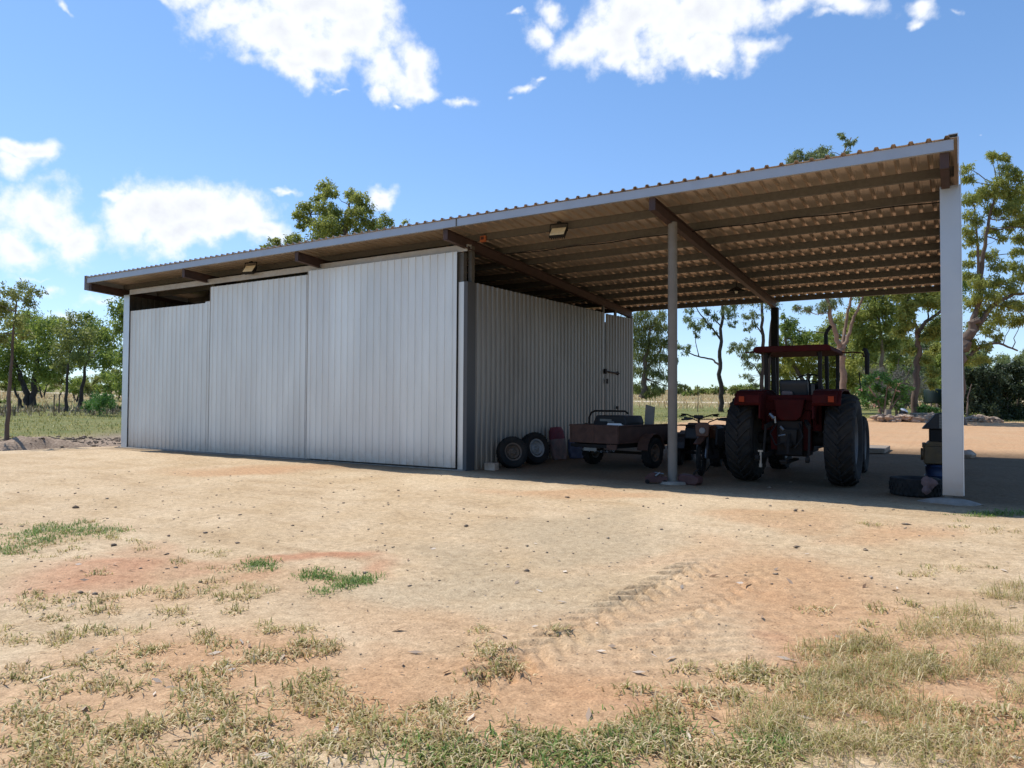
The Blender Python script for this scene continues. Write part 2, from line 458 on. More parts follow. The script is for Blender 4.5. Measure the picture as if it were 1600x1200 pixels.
tag(ground, kind='structure', label='sandy orange ground with gravel and wheel marks', cat='ground')

m = me.materials[0]; m.use_nodes = True; nt = m.node_tree; b = nt.nodes['Principled BSDF']
b.inputs['Roughness'].default_value = .95; b.inputs['Specular IOR Level'].default_value = .15
tc = nt.nodes.new('ShaderNodeTexCoord')


def noise(scale, detail=6, rough=.6):
    n = nt.nodes.new('ShaderNodeTexNoise'); n.inputs['Scale'].default_value = scale; n.inputs['Detail'].default_value = detail
    n.inputs['Roughness'].default_value = rough
    nt.links.new(tc.outputs['Object'], n.inputs['Vector']); return n.outputs['Fac']


def mathn(op, a, bb=None):
    n = nt.nodes.new('ShaderNodeMath'); n.operation = op; n.use_clamp = False
    for i, v in enumerate((a, bb)):
        if v is None: continue
        if isinstance(v, (int, float)): n.inputs[i].default_value = v
        else: nt.links.new(v, n.inputs[i])
    return n.outputs[0]


def maprange(v, a, bb, c=0, d=1):
    n = nt.nodes.new('ShaderNodeMapRange'); nt.links.new(v, n.inputs[0])
    n.inputs[1].default_value = a; n.inputs[2].default_value = bb; n.inputs[3].default_value = c; n.inputs[4].default_value = d
    return n.outputs[0]


def mixc(f, a, c):
    n = nt.nodes.new('ShaderNodeMix'); n.data_type = 'RGBA'
    if isinstance(f, (int, float)): n.inputs[0].default_value = f
    else: nt.links.new(f, n.inputs[0])
    for i, v in ((6, a), (7, c)):
        if isinstance(v, tuple): n.inputs[i].default_value = (*v, 1)
        else: nt.links.new(v, n.inputs[i])
    return n.outputs[2]


def attr(nm):
    n = nt.nodes.new('ShaderNodeAttribute'); n.attribute_name = nm; return n.outputs['Fac']


def noise_st(scale, st, rot, detail=6):
    mp = nt.nodes.new('ShaderNodeMapping'); mp.inputs['Rotation'].default_value = (0, 0, rot); mp.inputs['Scale'].default_value = st
    nt.links.new(tc.outputs['Object'], mp.inputs[0]); n = nt.nodes.new('ShaderNodeTexNoise'); n.inputs['Scale'].default_value = scale; n.inputs['Detail'].default_value = detail
    n.inputs['Roughness'].default_value = .62; nt.links.new(mp.outputs[0], n.inputs['Vector']); return n.outputs['Fac']


n_str = noise_st(1.6, (.22, 1.5, 1), .25, 8); n_mid = noise(.9, 8); n_fine = noise(14, 8, .7); n_grit = noise(70, 4, .7); n_big = noise(.25, 5)
col = mixc(maprange(n_mid, .35, .65), (.55, .405, .245), (.64, .495, .325))
col = mixc(maprange(n_str, .5, .72, 0, .55), col, (.40, .27, .15))
col = mixc(maprange(n_big, .5, .62, 0, .6), col, (.70, .56, .38))
col = mixc(mathn('MULTIPLY', attr('orange'), maprange(n_mid, .3, .6, .55, 1)), col, (.55, .325, .175))
col = mixc(mathn('MULTIPLY', attr('red'), maprange(n_mid, .3, .65, .5, 1)), col, (.50, .24, .135))
col = mixc(mathn('MULTIPLY', attr('grey'), maprange(n_fine, .3, .7, .6, 1)), col, (.48, .38, .25))
col = mixc(mathn('MULTIPLY', attr('floor'), .85), col, (.105, .066, .038))  # darkens the soil colour where the roof's shade is painted in
col = mixc(attr('heap'), col, mixc(maprange(n_fine, .3, .7), (.25, .185, .135), (.44, .345, .265)))
gcol = mixc(maprange(n_mid, .35, .7), (.10, .145, .034), (.21, .205, .07))
dcol = mixc(maprange(n_big, .35, .65), (.34, .27, .14), (.20, .19, .075))
gcol = mixc(attr('dry'), gcol, dcol)
col = mixc(mathn('MULTIPLY', attr('grass'), maprange(n_fine, .25, .6, .7, 1)), col, gcol)
grain = mixc(maprange(n_fine, .3, .7), (.70, .67, .64), (1.17, 1.17, 1.16))
mu = nt.nodes.new('ShaderNodeMix'); mu.data_type = 'RGBA'; mu.blend_type = 'MULTIPLY'; mu.inputs[0].default_value = 1
nt.links.new(col, mu.inputs[6]); nt.links.new(grain, mu.inputs[7])
vo = nt.nodes.new('ShaderNodeTexVoronoi'); vo.inputs['Scale'].default_value = 34; nt.links.new(tc.outputs['Object'], vo.inputs['Vector'])
vs_ = nt.nodes.new('ShaderNodeSeparateColor'); nt.links.new(vo.outputs['Color'], vs_.inputs[0])
chip = mathn('MULTIPLY', maprange(vo.outputs['Distance'], .34, .24), maprange(vs_.outputs[0], .55, .62))      # small stone chips set in the dirt
grit = mixc(maprange(n_grit, .3, .7), (.66, .64, .62), (1.24, 1.23, 1.21))
grit = mixc(mathn('MULTIPLY', chip, .8), grit, mixc(vs_.outputs[1], (.42, .38, .36), (1.25, 1.24, 1.22)))
mu2 = nt.nodes.new('ShaderNodeMix'); mu2.data_type = 'RGBA'; mu2.blend_type = 'MULTIPLY'; mu2.inputs[0].default_value = 1
nt.links.new(mu.outputs[2], mu2.inputs[6]); nt.links.new(grit, mu2.inputs[7])
nt.links.new(mu2.outputs[2], b.inputs['Base Color'])
bp = nt.nodes.new('ShaderNodeBump'); bp.inputs['Strength'].default_value = .8; bp.inputs['Distance'].default_value = .02
hh = mathn('ADD', mathn('MULTIPLY', n_fine, 1.0), mathn('MULTIPLY', n_grit, .5))
nt.links.new(hh, bp.inputs['Height']); nt.links.new(bp.outputs[0], b.inputs['Normal'])


# pale vehicle track crossing the paddock far behind the shed
def drape(name, pts, w, m, label, cat, dz=.05, n=160):
    pts = np.array(pts, float); seg = np.concatenate([[0], np.cumsum(np.hypot(*np.diff(pts, axis=0).T))])
    s = np.linspace(0, seg[-1], n); x = np.interp(s, seg, pts[:, 0]); y = np.interp(s, seg, pts[:, 1])
    tx = np.gradient(x); ty = np.gradient(y); L = np.hypot(tx, ty); nxv = -ty / L; nyv = tx / L
    rows = []
    for k in range(7):
        o = (k / 6 - .5) * w * (1 + .25 * vnoise(s * .15, s * 0 + k * 3.1, 9)) ; xx = x + nxv * o; yy = y + nyv * o
        rows.append(np.stack([xx, yy, height(xx, yy) + (dz if 0 < k < 6 else -.08)], 1))
    Vv = np.concatenate(rows); J = np.arange(7 * n).reshape(7, n)
    Ff = np.stack([J[:-1, :-1], J[:-1, 1:], J[1:, 1:], J[1:, :-1]], -1).reshape(-1, 4)
    o = quick_mesh(name, Vv, Ff, 4, m); tag(o, label, cat, kind='structure'); return o


M['track_soil'] = mat('pale_track_soil', (.52, .43, .30), .95, 0, .12, .6, .4)
drape('dirt_track', [(-160, 40), (-120, 48), (-84, 58), (-60, 72), (-40, 84), (-10, 94), (30, 100), (90, 100)], 4.0, M['track_soil'],
      'pale dirt track crossing the paddock behind the shed', 'track', .07)


# ------------------------------------------------------------------ the shed
BAY = 4.3
XL, XR = -12.9, 8.6
YF, YB = -.95, 8.9
SLOPE = .0597
ROOF_T = 5.035                      # underside of the roof pans at the front edge


def roof_z(y):
    return ROOF_T - SLOPE * (y - YF)


def rib_profile(length, pitch=.2, h=.03, w0=.055, w1=.028):
    """(u, height) along a ribbed sheet"""
    p = [(0, 0)]; n = int(length / pitch)
    for k in range(n):
        c = (k + .5) * pitch; lap = .005 if k % 4 == 3 else 0
        if lap: p += [(c - w0 / 2 - .012, 0), (c - w0 / 2 - .011, lap)]
        p += [(c - w0 / 2, 0), (c - w1 / 2, h), (c + w1 / 2, h), (c + w0 / 2, 0)]
        p += [(c + pitch * .32, 0), (c + pitch * .35, .0035), (c + pitch * .38, 0)] if k < n - 1 else []
    p.append((length, 0))
    return p


def sheet(x0, x1, y, z0, z1, out=-1, pitch=.2, h=.026, w0=.055, w1=.028, z1b=None):
    """vertical ribbed sheet facing out along Y (out=-1 is the front) from x0 to x1, with a folded-back edge thickness"""
    z1b = z1 if z1b is None else z1b
    pr = rib_profile(x1 - x0, pitch, h, w0, w1); vs = []; fs = []; n = len(pr)
    for t in (0, .004):
        for u, k in pr:
            f = u / (x1 - x0)
            vs.append((x0 + u, y + out * (k - t), z0)); vs.append((x0 + u, y + out * (k - t), z1 + (z1b - z1) * f))
    for i in range(n - 1):
        a = 2 * i
        fs.append((a, a + 2, a + 3, a + 1) if out < 0 else (a, a + 1, a + 3, a + 2))
        b0 = 2 * n + a
        fs.append((b0, b0 + 1, b0 + 3, b0 + 2) if out < 0 else (b0, b0 + 2, b0 + 3, b0 + 1))
        fs.append((a + 1, a + 3, b0 + 3, b0 + 1)); fs.append((a, b0, b0 + 2, a + 2))
    fs.append((0, 1, 2 * n + 1, 2 * n)); e = 2 * (n - 1); fs.append((e, 2 * n + e, 2 * n + e + 1, e + 1))
    return vs, fs


def swapxy(vs, x):
    return [(x - (v[1]), v[0], v[2]) for v in vs]


shed = thing('farm_shed', 'long skillion farm shed of grey ribbed steel with an open double bay on the right', 'shed', (0, 0, 0))

# roof: ribs run down the slope
pr = rib_profile(XR + .12 - (XL - .34), .215, .038, .075, .042); vs = []; fs = []; n = len(pr)
ys = list(np.linspace(YF - .04, YB + .05, 6))
for t in (0, .003):
    for yy in ys:
        for u, k in pr: vs.append((XL - .34 + u, yy, roof_z(yy) + k - t))
ny_ = len(ys)
for t in range(2):
    for j in range(ny_ - 1):
        for i in range(n - 1):
            a = t * ny_ * n + j * n + i
            q = (a, a + 1, a + n + 1, a + n); fs.append(q if t == 0 else q[::-1])
for j in (0, ny_ - 1):
    for i in range(n - 1):
        a = j * n + i; bb = ny_ * n + j * n + i
        fs.append((a, bb, bb + 1, a + 1) if j == 0 else (a, a + 1, bb + 1, bb))
roof = MB()._add(vs, fs).build('roof', M['roof'], shed)
MB().box(XL - .3, XR + .06, YF - .004, YF + .002, ROOF_T - .160, ROOF_T - .012).box(XL - .3, XR + .06, YF + .002, YF + .06, ROOF_T - .160, ROOF_T - .154).build('fascia', M['fascia'], shed)
MB().box(BAY * 0 + .30, BAY * 0 + .33, YF - .009, YF - .0045, ROOF_T - .160, ROOF_T - .012).build('fascia_joint', M['galv'], shed)


def sloped(x0, x1, y0, y1, top, bot):
    """box following the roof slope; top/bot are offsets from the underside of the roof"""
    m = MB()
    return m._add([(x0, y0, roof_z(y0) + bot), (x1, y0, roof_z(y0) + bot), (x1, y1, roof_z(y1) + bot), (x0, y1, roof_z(y1) + bot),
                   (x0, y0, roof_z(y0) + top), (x1, y0, roof_z(y0) + top), (x1, y1, roof_z(y1) + top), (x0, y1, roof_z(y1) + top)],
                  [(3, 2, 1, 0), (4, 5, 6, 7), (0, 1, 5, 4), (1, 2, 6, 5), (2, 3, 7, 6), (3, 0, 4, 7)])


# barge cappings at both ends
bm_ = sloped(XR + .105, XR + .113, YF - .045, YB, .05, -.37); bm2 = sloped(XR + .0, XR + .105, YF - .045, YB, .05, .04)
bm_._add(bm2.v, bm2.f); bm_.build('barge_capping', M['flash'], shed)
bm_ = sloped(XL - .362, XL - .35, YF - .045, YB, .05, -.37); bm2 = sloped(XL - .35, XL - .25, YF - .045, YB, .05, .04)
bm_._add(bm2.v, bm2.f)
bm_.build('barge_capping', M['fascia'], shed)
# rafters: I sections lying under the purlins, oxide primed
for i, xr in enumerate((XL - .22, -8.6, -4.3, 0.0, 4.34, 8.55)):
    y1 = YB - .12
    r0 = sloped(xr - .055, xr + .055, YF + .065, y1, -.165, -.175)
    for (a0, a1, t0, t1) in ((-.055, .055, -.375, -.365), (-.005, .005, -.175, -.365)):
        q = sloped(xr + a0, xr + a1, YF + .065, y1, max(t0, t1), min(t0, t1)); r0._add(q.v, q.f)
    q = sloped(xr - .055, xr + .055, YF + .058, YF + .065, -.02, -.376); r0._add(q.v, q.f)   # end plate with cleat
    r0.build('rafter', M['oxide'], shed)
# purlins: C sections across the whole width
NP = 9
for k in range(1, NP + 1):
    yc = YF + (YB - .02 - YF) * k / NP - (.06 if k == NP else 0)
    zt = roof_z(yc) - .004; p = MB()
    p.box(XL - .28, XR + .06, yc - .004, yc, zt - .142, zt)
    p.box(XL - .28, XR + .06, yc, yc + .06, zt - .142, zt - .138).box(XL - .28, XR + .06, yc, yc + .056, zt - .008, zt - .004)
    p.box(XL - .28, XR + .06, yc + .056, yc + .06, zt - .138, zt - .118)
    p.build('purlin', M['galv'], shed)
# roofing screws seen from below along the purlins
# loose electrical cable sagging along the second purlin of the open bays
yc = YF + (YB - YF) * 2 / NP - .03
pts = [(x, yc + .008 * math.sin(x * 3), roof_z(yc) - .17 - .018 * math.sin((x - .3) * 2.1) ** 2 - .012 * math.sin(x * .9)) for x in np.linspace(.1, 8.5, 60)]
MB().tube(pts, .011, 6).build('cable', M['black'], shed, True)

# header track over the sliding doors
h_ = MB(); h_.box(-12.30, .03, -.17, -.03, 4.675, 4.705).box(-12.30, .03, -.175, -.165, 4.56, 4.695).box(-12.30, .03, -.035, -.025, 4.60, 4.72)
h_.build('door_track', M['track'], shed)
# front panel on the far left, lower than the doors
v, f = sheet(-12.52, -8.86, -.02, -.05, 4.10, -1, .2, .018); pnl = MB()._add(v, f)
v, f = sheet(-8.86, -8.38, -.045, -.05, 4.13, -1, .2, .018); pnl._add(v, f); pnl.build('front_panel', M['wall'], shed)
MB().box(-12.80, -12.50, -.062, -.05, -.05, 4.60).box(-12.80, -12.79, -.05, .12, -.05, 4.60).build('corner_flashing', M['flash'], shed)
# two sliding doors, the right one running in front
for xa, xb, yd, za, zb in ((-8.48, -4.45, -.15, .03, 4.49), (-4.60, -.18, -.25, .05, 4.555)):
    d_ = thing('sliding_door', None, None); d_.parent = shed
    v, f = sheet(xa, xb, yd, za, zb, -1, .2, .018); ds = MB()._add(v, f)
    for zz in (1.30, 3.30, .28):                                       # rows of fixing screws on the rib crowns
        k = 0
        while xa + .1 + k * .2 < xb - .05:
            xx = xa + .1 + k * .2; ds.lathe([(.001, -.008), (.011, -.006), (.013, .002)], (xx, yd - .018, zz), 'y', 6, False); k += 1
    ds.build('door_sheet', M['wall'], d_)
    MB().box(xa - .014, xa - .001, yd - .010, yd + .05, za + .01, zb - .004).build('seam_shadow_strip', M['track'], d_)  # added strip whose colour stands in for the shadow line at the seam
    MB().box(xa + .02, xb - .05, yd + .008, yd + .04, za - .01, za + .05).box(xa + .02, xb - .05, yd + .008, yd + .04, zb - .11, zb - .05).box(xa + .001, xa + .03, yd + .006, yd + .045, za, zb - .002).box(xb - .11, xb - .05, yd + .008, yd + .04, za + .05, zb - .11).build('door_frame', M['galv'], d_)
MB().box(-.165, -.03, -.20, -.185, .02, 3.92).build('corner_flashing', M['wall'], shed)
MB().box(.048, .064, -.20, .10, -.06, 3.92).box(-.028, .048, -.20, -.186, -.06, 3.92).build('corner_flashing', M['darkflash'], shed)
MB().box(-.34, -.06, -.178, -.06, .05, 4.54).build('door_post', M['galv'], shed)
MB().box(-12.75, .045, -.28, -.03, -.30, .018).build('slab_edge', M['concrete'], shed)
# side wall along the open bay, ribs towards the tractor
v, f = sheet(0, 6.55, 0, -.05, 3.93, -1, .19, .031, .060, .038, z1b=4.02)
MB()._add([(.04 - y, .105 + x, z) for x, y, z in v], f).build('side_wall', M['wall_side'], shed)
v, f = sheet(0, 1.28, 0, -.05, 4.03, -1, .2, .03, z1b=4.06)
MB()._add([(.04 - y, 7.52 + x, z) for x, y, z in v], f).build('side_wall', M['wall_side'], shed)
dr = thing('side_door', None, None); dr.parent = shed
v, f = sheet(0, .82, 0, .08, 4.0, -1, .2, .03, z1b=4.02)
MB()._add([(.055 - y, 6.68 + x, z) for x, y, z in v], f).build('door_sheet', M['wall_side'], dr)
MB().tube([(.125, 6.52, 2.33), (.125, 7.50, 2.30)], .022, 8).box(.06, .12, 6.55, 6.63, 2.26, 2.40).box(.06, .12, 7.42, 7.48, 2.25, 2.36).build('bolt', M['black'], dr)
MB().box(.09, .125, 6.66, 6.72, 1.98, 2.12).build('latch', M['black'], dr)
MB().box(.09, .13, 7.36, 7.46, 1.25, 1.33).tube([(.13, 7.36, 1.29), (.15, 7.36, 1.21), (.13, 7.43, 1.17)], .012, 6).build('handle', M['black'], dr)
# back, left walls and the floor inside; wall colour darkened to paint in the shade
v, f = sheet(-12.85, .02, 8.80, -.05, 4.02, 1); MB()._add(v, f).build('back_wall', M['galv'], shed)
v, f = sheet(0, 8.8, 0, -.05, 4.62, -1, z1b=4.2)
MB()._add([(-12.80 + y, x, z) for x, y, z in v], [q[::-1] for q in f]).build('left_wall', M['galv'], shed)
# posts
for nm, x0, x1, y0, y1, z1, mm in (('corner_post', -.05, .035, -.02, .09, 4.70, 'galv'), ('back_post', -.08, .02, 8.58, 8.70, 4.15, 'oxide'),
                                  ('door_post', -.02, .035, 6.56, 6.66, 4.24, 'galv'), ('door_post', -.02, .035, 7.42, 7.52, 4.18, 'galv'),
                                  ('back_post', 4.25, 4.43, 8.52, 8.70, 4.12, 'iron'), ('back_post', 8.46, 8.60, 8.55, 8.70, 4.12, 'galv'),
                                  ('inner_post', -4.36, -4.24, 0, .1, 4.66, 'galv'), ('inner_post', -8.66, -8.54, 0, .1, 4.66, 'galv')):
    MB().box(x0, x1, y0, y1, -.1, z1).build(nm, M[mm], shed)
zp = gz(4.38, .0)
MB().tube([(4.38, .01, zp - .3), (4.38, .01, 4.635)], .083, 20).build('round_post', M['pole'], shed, True)
MB().lathe([(.01, .0), (.24, .0), (.25, -.03), (.27, -.2), (.01, -.2)], (4.40, .0, zp + .045), 'z', 24).build('footing', M['concrete'], shed, True, 0)
zq = gz(8.6, 0)
MB().box(8.475, 8.735, .0, .012, .09, 4.645).box(8.475, 8.487, .012, .20, .09, 4.645).box(8.723, 8.735, .012, .20, .09, 4.645).box(8.487, 8.723, .19, .202, .09, 4.64).box(8.487, 8.723, .012, .19, 4.62, 4.638).build('clad_post', M['postwhite'], shed, False, .004)
MB().box(8.735, 8.747, -.006, .03, .1, 4.9).build('post_trim', M['flash'], shed)
MB().box(8.50, 8.60, .03, .15, -.2, 4.62).build('post_core', M['pole'], shed)
MB().box(8.52, 8.60, YF + .12, .4, 4.65, 4.70).build('post_cap_plate', M['oxide'], shed)
f_ = MB().blob((8.56, .0, zq - .03), .46, .34, .085, 3, .10, 24, 10); f_.build('footing', M['concrete'], shed, True)


# ------------------------------------------------------------------ lamps and boxes fixed to the shed
def floodlight(label, loc, rz, tilt):
    t = thing('floodlight', label, 'floodlight', loc, rz, 'floodlights under the eave'); t.scale = (1.25, 1.25, 1.25)
    m = MB(); m.xf = Matrix.Rotation(tilt, 4, 'X')
    m.box(-.13, .13, 0, .05, -.10, .10)
    for k in range(7): m.box(-.11 + k * .035, -.10 + k * .035, .05, .085, -.09, .09)
    m.build('housing', M['black'], t, False, .006)
    m = MB(); m.xf = Matrix.Rotation(tilt, 4, 'X'); m.box(-.118, .118, -.008, -.001, -.088, .088); m.build('lens', M['lamp'], t, False, .003)
    m = MB().tube([(-.145, .03, 0), (-.145, .05, .13), (.145, .05, .13), (.145, .03, 0)], .011, 6).box(-.03, .03, .03, .07, .125, .165)
    m.build('bracket', M['black'], t)
    return t


#@ floodlights
floodlight('square floodlight on the purlin between the side wall and the round post', (2.08, -.02, 4.75), math.radians(8), math.radians(-42))
floodlight('small floodlight under the eave above the left sliding door', (-6.72, -.30, 4.80), math.radians(12), math.radians(-38))
t = thing('pendant_lamp', 'dark round lamp hanging beside the rafter over the tractor', 'lamp', (3.95, 6.0, roof_z(6.0) - .36))
MB().lathe([(.015, .10), (.06, .09), (.23, .0), (.235, -.03), (.225, -.03), (.055, .075), (.015, .085)], (0, 0, 0), 'z', 24).build('shade', M['black'], t, True)
MB().tube([(0, 0, .09), (0, 0, .22)], .008, 6).build('stem', M['black'], t)
MB().lathe([(.001, -.05), (.03, -.045), (.045, -.01), (.03, .04), (.001, .05)], (0, 0, -.005), 'z', 14, False).build('bulb', M['lamp'], t, True)
t = thing('power_socket', 'small orange socket box fixed to the front purlin by the corner rafter', 'socket', (.24, .10, 4.84))
MB().box(-.065, .065, -.03, .03, -.065, .065).build('box', M['orangebox'], t, False, .008)
MB().box(-.035, .035, -.04, -.031, -.02, .035).build('flap', M['toolred'], t, False, .003)


# ------------------------------------------------------------------ wheels
def tyre_mesh(R, w, rim, lugs=0, lug_h=.04, chevron=True, sgn=1, n=40, knob=False):
    m = MB(); h = w / 2; body = R - lug_h * (.9 if lugs else 0)
    m.lathe([(rim, -h * .72), (rim + (body - rim) * .35, -h * .98), (body - (body - rim) * .28, -h), (body - .03 * R, -h * .86), (body, -h * .55), (body, h * .55),
             (body - .03 * R, h * .86), (body - (body - rim) * .28, h), (rim + (body - rim) * .35, h * .98), (rim, h * .72)], (0, 0, 0), 'x', n)
    if lugs and chevron:                                      # slanted bars meeting in V shapes
        for k in range(lugs):
            for s in (-1, 1):
                a0 = 2 * PI * (k + (0 if s < 0 else .5)) / lugs; da = .62 * w / R * sgn; t = .030
                vs = []
                for q in range(5):
                    u = q / 4; ang = a0 + da * (u - .5); o = s * (-.03 * w + u * h * 1.02); rr = R - .006 * q - (lug_h * .9 if q == 4 else 0)
                    for (da2, r2) in ((-t / R * 1.3, body - .012 - (.05 * R if q == 4 else 0)), (-t / R * .8, rr), (t / R * .8, rr), (t / R * 1.3, body - .012 - (.05 * R if q == 4 else 0))):
                        vs.append((o, r2 * math.cos(ang + da2), r2 * math.sin(ang + da2)))
                fs = []
                for q in range(4):
                    for e in range(3):
                        i0 = q * 4 + e; fs.append((i0, i0 + 1, i0 + 5, i0 + 4))
                fs += [(0, 1, 2, 3), (16, 19, 18, 17)]
                m._add(vs, fs)
    elif lugs:
        for k in range(lugs):
            for j, o in enumerate((-.36, -.12, .12, .36) if not knob else (-.3, 0, .3)):
                a = 2 * PI * (k + (.5 if j % 2 else 0)) / lugs; hw = w * .10; ta = PI / lugs * .55
                vs = []
                for r2 in (body - .01, R - (.012 if abs(o) > .25 else 0)):
                    for aa, oo in ((-ta, -hw), (ta, -hw), (ta, hw), (-ta, hw)):
                        vs.append((o * w + oo, r2 * math.cos(a + aa), r2 * math.sin(a + aa)))
                m._add(vs, [(4, 5, 6, 7), (0, 1, 5, 4), (1, 2, 6, 5), (2, 3, 7, 6), (3, 0, 4, 7)])
    return m


def rim_mesh(r, w, dish, side, holes=5, hub=.09):
    """dished steel wheel centre; side=+1 shows its face to +x"""
    m = MB(); h = w / 2 * .74
    m.lathe([(r, -h), (r + .012, -h), (r + .012, h), (r, h), (r - .03, h * .8), (r - .035, -h * .8)], (0, 0, 0), 'x', 32)
    d = dish * side
    m.lathe([(.001, d + .012 * side), (hub, d + .012 * side), (hub * 1.1, d), (r * .5, d - .02 * side), (r * .72, d + .03 * side), (r - .03, d - .02 * side), (r - .03, d - .03 * side),
             (r * .7, d + .015 * side), (r * .5, d - .035 * side), (.001, d - .012 * side)], (0, 0, 0), 'x', 32, False)
    for k in range(holes):
        a = 2 * PI * k / holes
        m.lathe([(.001, d + .045 * side), (.014, d + .045 * side), (.014, d - .02 * side)], (0, hub * .72 * math.cos(a), hub * .72 * math.sin(a)), 'x', 8, False)
    return m


def wheel(parent, x, y, z, R, w, rim, rimmat, side, lugs, lug_h, chev=True, sgn=1, knob=False):
    wt = thing('wheel', None, None, (x, y, z)); wt.parent = parent
    tyre_mesh(R, w, rim, lugs, lug_h, chev, sgn, 44, knob).build('tyre', M['rubber'], wt, True)
    rim_mesh(rim - .005, w, w * .12, side, 6 if R > .5 else 5, R * .16).build('rim', M[rimmat], wt, True)
    return wt


# ------------------------------------------------------------------ tractor, seen from behind
tx, ty = 6.17, 1.36; tz = gz(tx, ty)
T = thing('tractor', 'dirty red four wheel drive tractor with canopy parked in the open bay', 'tractor', (tx, ty, tz))
for sx in (-1, 1):
    wheel(T, sx * .82, 0, .80, .80, .47, .44, 'rimgrey', sx, 22, .05, True, -1)
    wheel(T, sx * .76, 2.55, .60, .60, .34, .33, 'rimgrey', sx, 18, .04, True, -1)
c = MB().box(-.21, .21, -.42, 1.3, .52, 1.12).box(-.27, .27, -.30, .28, .50, 1.20).box(-.20, .20, 1.3, 2.9, .55, 1.0)
c.tube([(-.62, 0, .80), (-.3, 0, .80), (-.24, 0, .80), (.24, 0, .80), (.3, 0, .80), (.62, 0, .80)], [.10, .13, .2, .2, .13, .10], 14)
c.tube([(-.6, 2.55, .60), (.6, 2.55, .60)], .09, 10); c.lathe([(.001, -.06), (.07, -.06), (.07, .02), (.03, .02), (.03, .1), (.001, .1)], (0, -.5, .72), 'y', 14, False)
c.build('chassis', M['iron'], T, True, .012)
hd = MB(); hd.prism([(-.34, 1.02), (.34, 1.02), (.34, 1.52), (.27, 1.66), (-.27, 1.66), (-.34, 1.52)], 'y', 1.15, 3.05); hd.build('hood', M['red'], T, False, .02)
MB().box(-.30, .30, 3.05, 3.08, 1.06, 1.58).build('grille', M['black'], T, False, .01)
for sx in (-1, 1): MB().lathe([(.001, .02), (.07, .015), (.08, 0), (.08, -.03), (.001, -.03)], (sx * .21, 3.085, 1.5), 'y', 16, False).build('headlight', M['lamp'], T, True)
MB().box(-.52, .52, .35, 1.25, .93, .98).build('floor_plate', M['black'], T, False, .01)
MB().prism([(1.12, 1.0), (1.22, 1.0), (1.16, 1.75), (.98, 1.82), (.95, 1.78), (1.1, 1.68)], 'x', -.33, .33).build('dashboard', M['black'], T, False, .01)
# mudguards with square shoulders, lamps set into their rear faces
for sx in (-1, 1):
    g = MB(); xi, xo = (.42, .87)
    prof = [(-.80, 1.20), (-.78, 1.42), (-.70, 1.57), (-.60, 1.645), (-.30, 1.68), (.25, 1.68), (.55, 1.61), (.80, 1.36), (.88, 1.10)]
    a, bb = sorted((sx * xi, sx * xo))
    outer = prof; inner = [(y * .97 + .01, z - .035) for y, z in prof]
    g.prism(outer[1:] + inner[1:][::-1], 'x', a, bb)
    a2, b2 = sorted((sx * xi, sx * (xi + .03)))
    g.prism([(y * .965, z - .037) for y, z in prof] + [(.80, 1.0), (.35, .95), (.1, 1.05), (-.25, 1.05), (-.6, 1.15)], 'x', a2, b2)
    gm = g.build('mudguard', M['red'], T, False, .012)
    a3, b3 = sorted((sx * (xi + .01), sx * (xo - .06)))
    MB().prism([(-.80, 1.43), (-.735, 1.43), (-.66, 1.61), (-.70, 1.62), (-.79, 1.57)], 'x', a3, b3).build('lamp_box', M['redd'], gm, False, .012)
    a4, b4 = sorted((sx * (xi + .26), sx * (xo - .10)))
    MB().box(a4, b4, -.822, -.80, 1.45, 1.55).build('tail_light', M['orangelens'], gm, False, .005)
    MB().box(sx * .25 - .09, sx * .25 + .09, -.33, -.06, .60, 1.30).build('lift_housing', M['redd'], T, False, .02)
# red tank and plate behind the seat
MB().box(-.44, .44, -.30, -.18, 1.30, 1.58).box(-.40, .40, -.33, -.30, 1.47, 1.57).build('rear_panel', M['red'], T, False, .015)
MB().prism([(-.26, 1.50), (.26, 1.50), (.20, 1.20), (.12, 1.13), (-.14, 1.13), (-.21, 1.20)], 'y', -.46, -.30).build('lift_cover', M['redd'], T, False, .02)
for sx in (-1, 1): MB().box(sx * .43 - .075, sx * .43 + .075, -.28, .25, .95, 1.46).build('side_panel', M['redd'], T, False, .01)
s_ = MB().box(-.25, .25, .02, .48, 1.30, 1.42); s_.prism([(.0, 1.40), (.12, 1.40), (.05, 1.84), (-.05, 1.86), (-.08, 1.80)], 'x', -.24, .24); s_.build('seat', M['plastic'], T, False, .03)
sw = MB(); sw.xf = Matrix.Translation((.10, .92, 1.88)) @ Matrix.Rotation(math.radians(28), 4, 'X')
sw.ring((0, 0, 0), .23, .014, 'z', 30, 8)
for k in range(3):
    a = PI / 2 + k * 2 * PI / 3; sw.tube([(0, 0, -.02), (.22 * math.cos(a), .22 * math.sin(a), 0)], .012, 6)
sw.tube([(0, 0, 0), (0, .05, -.45)], .02, 8); sw.build('steering_wheel', M['black'], T, True)
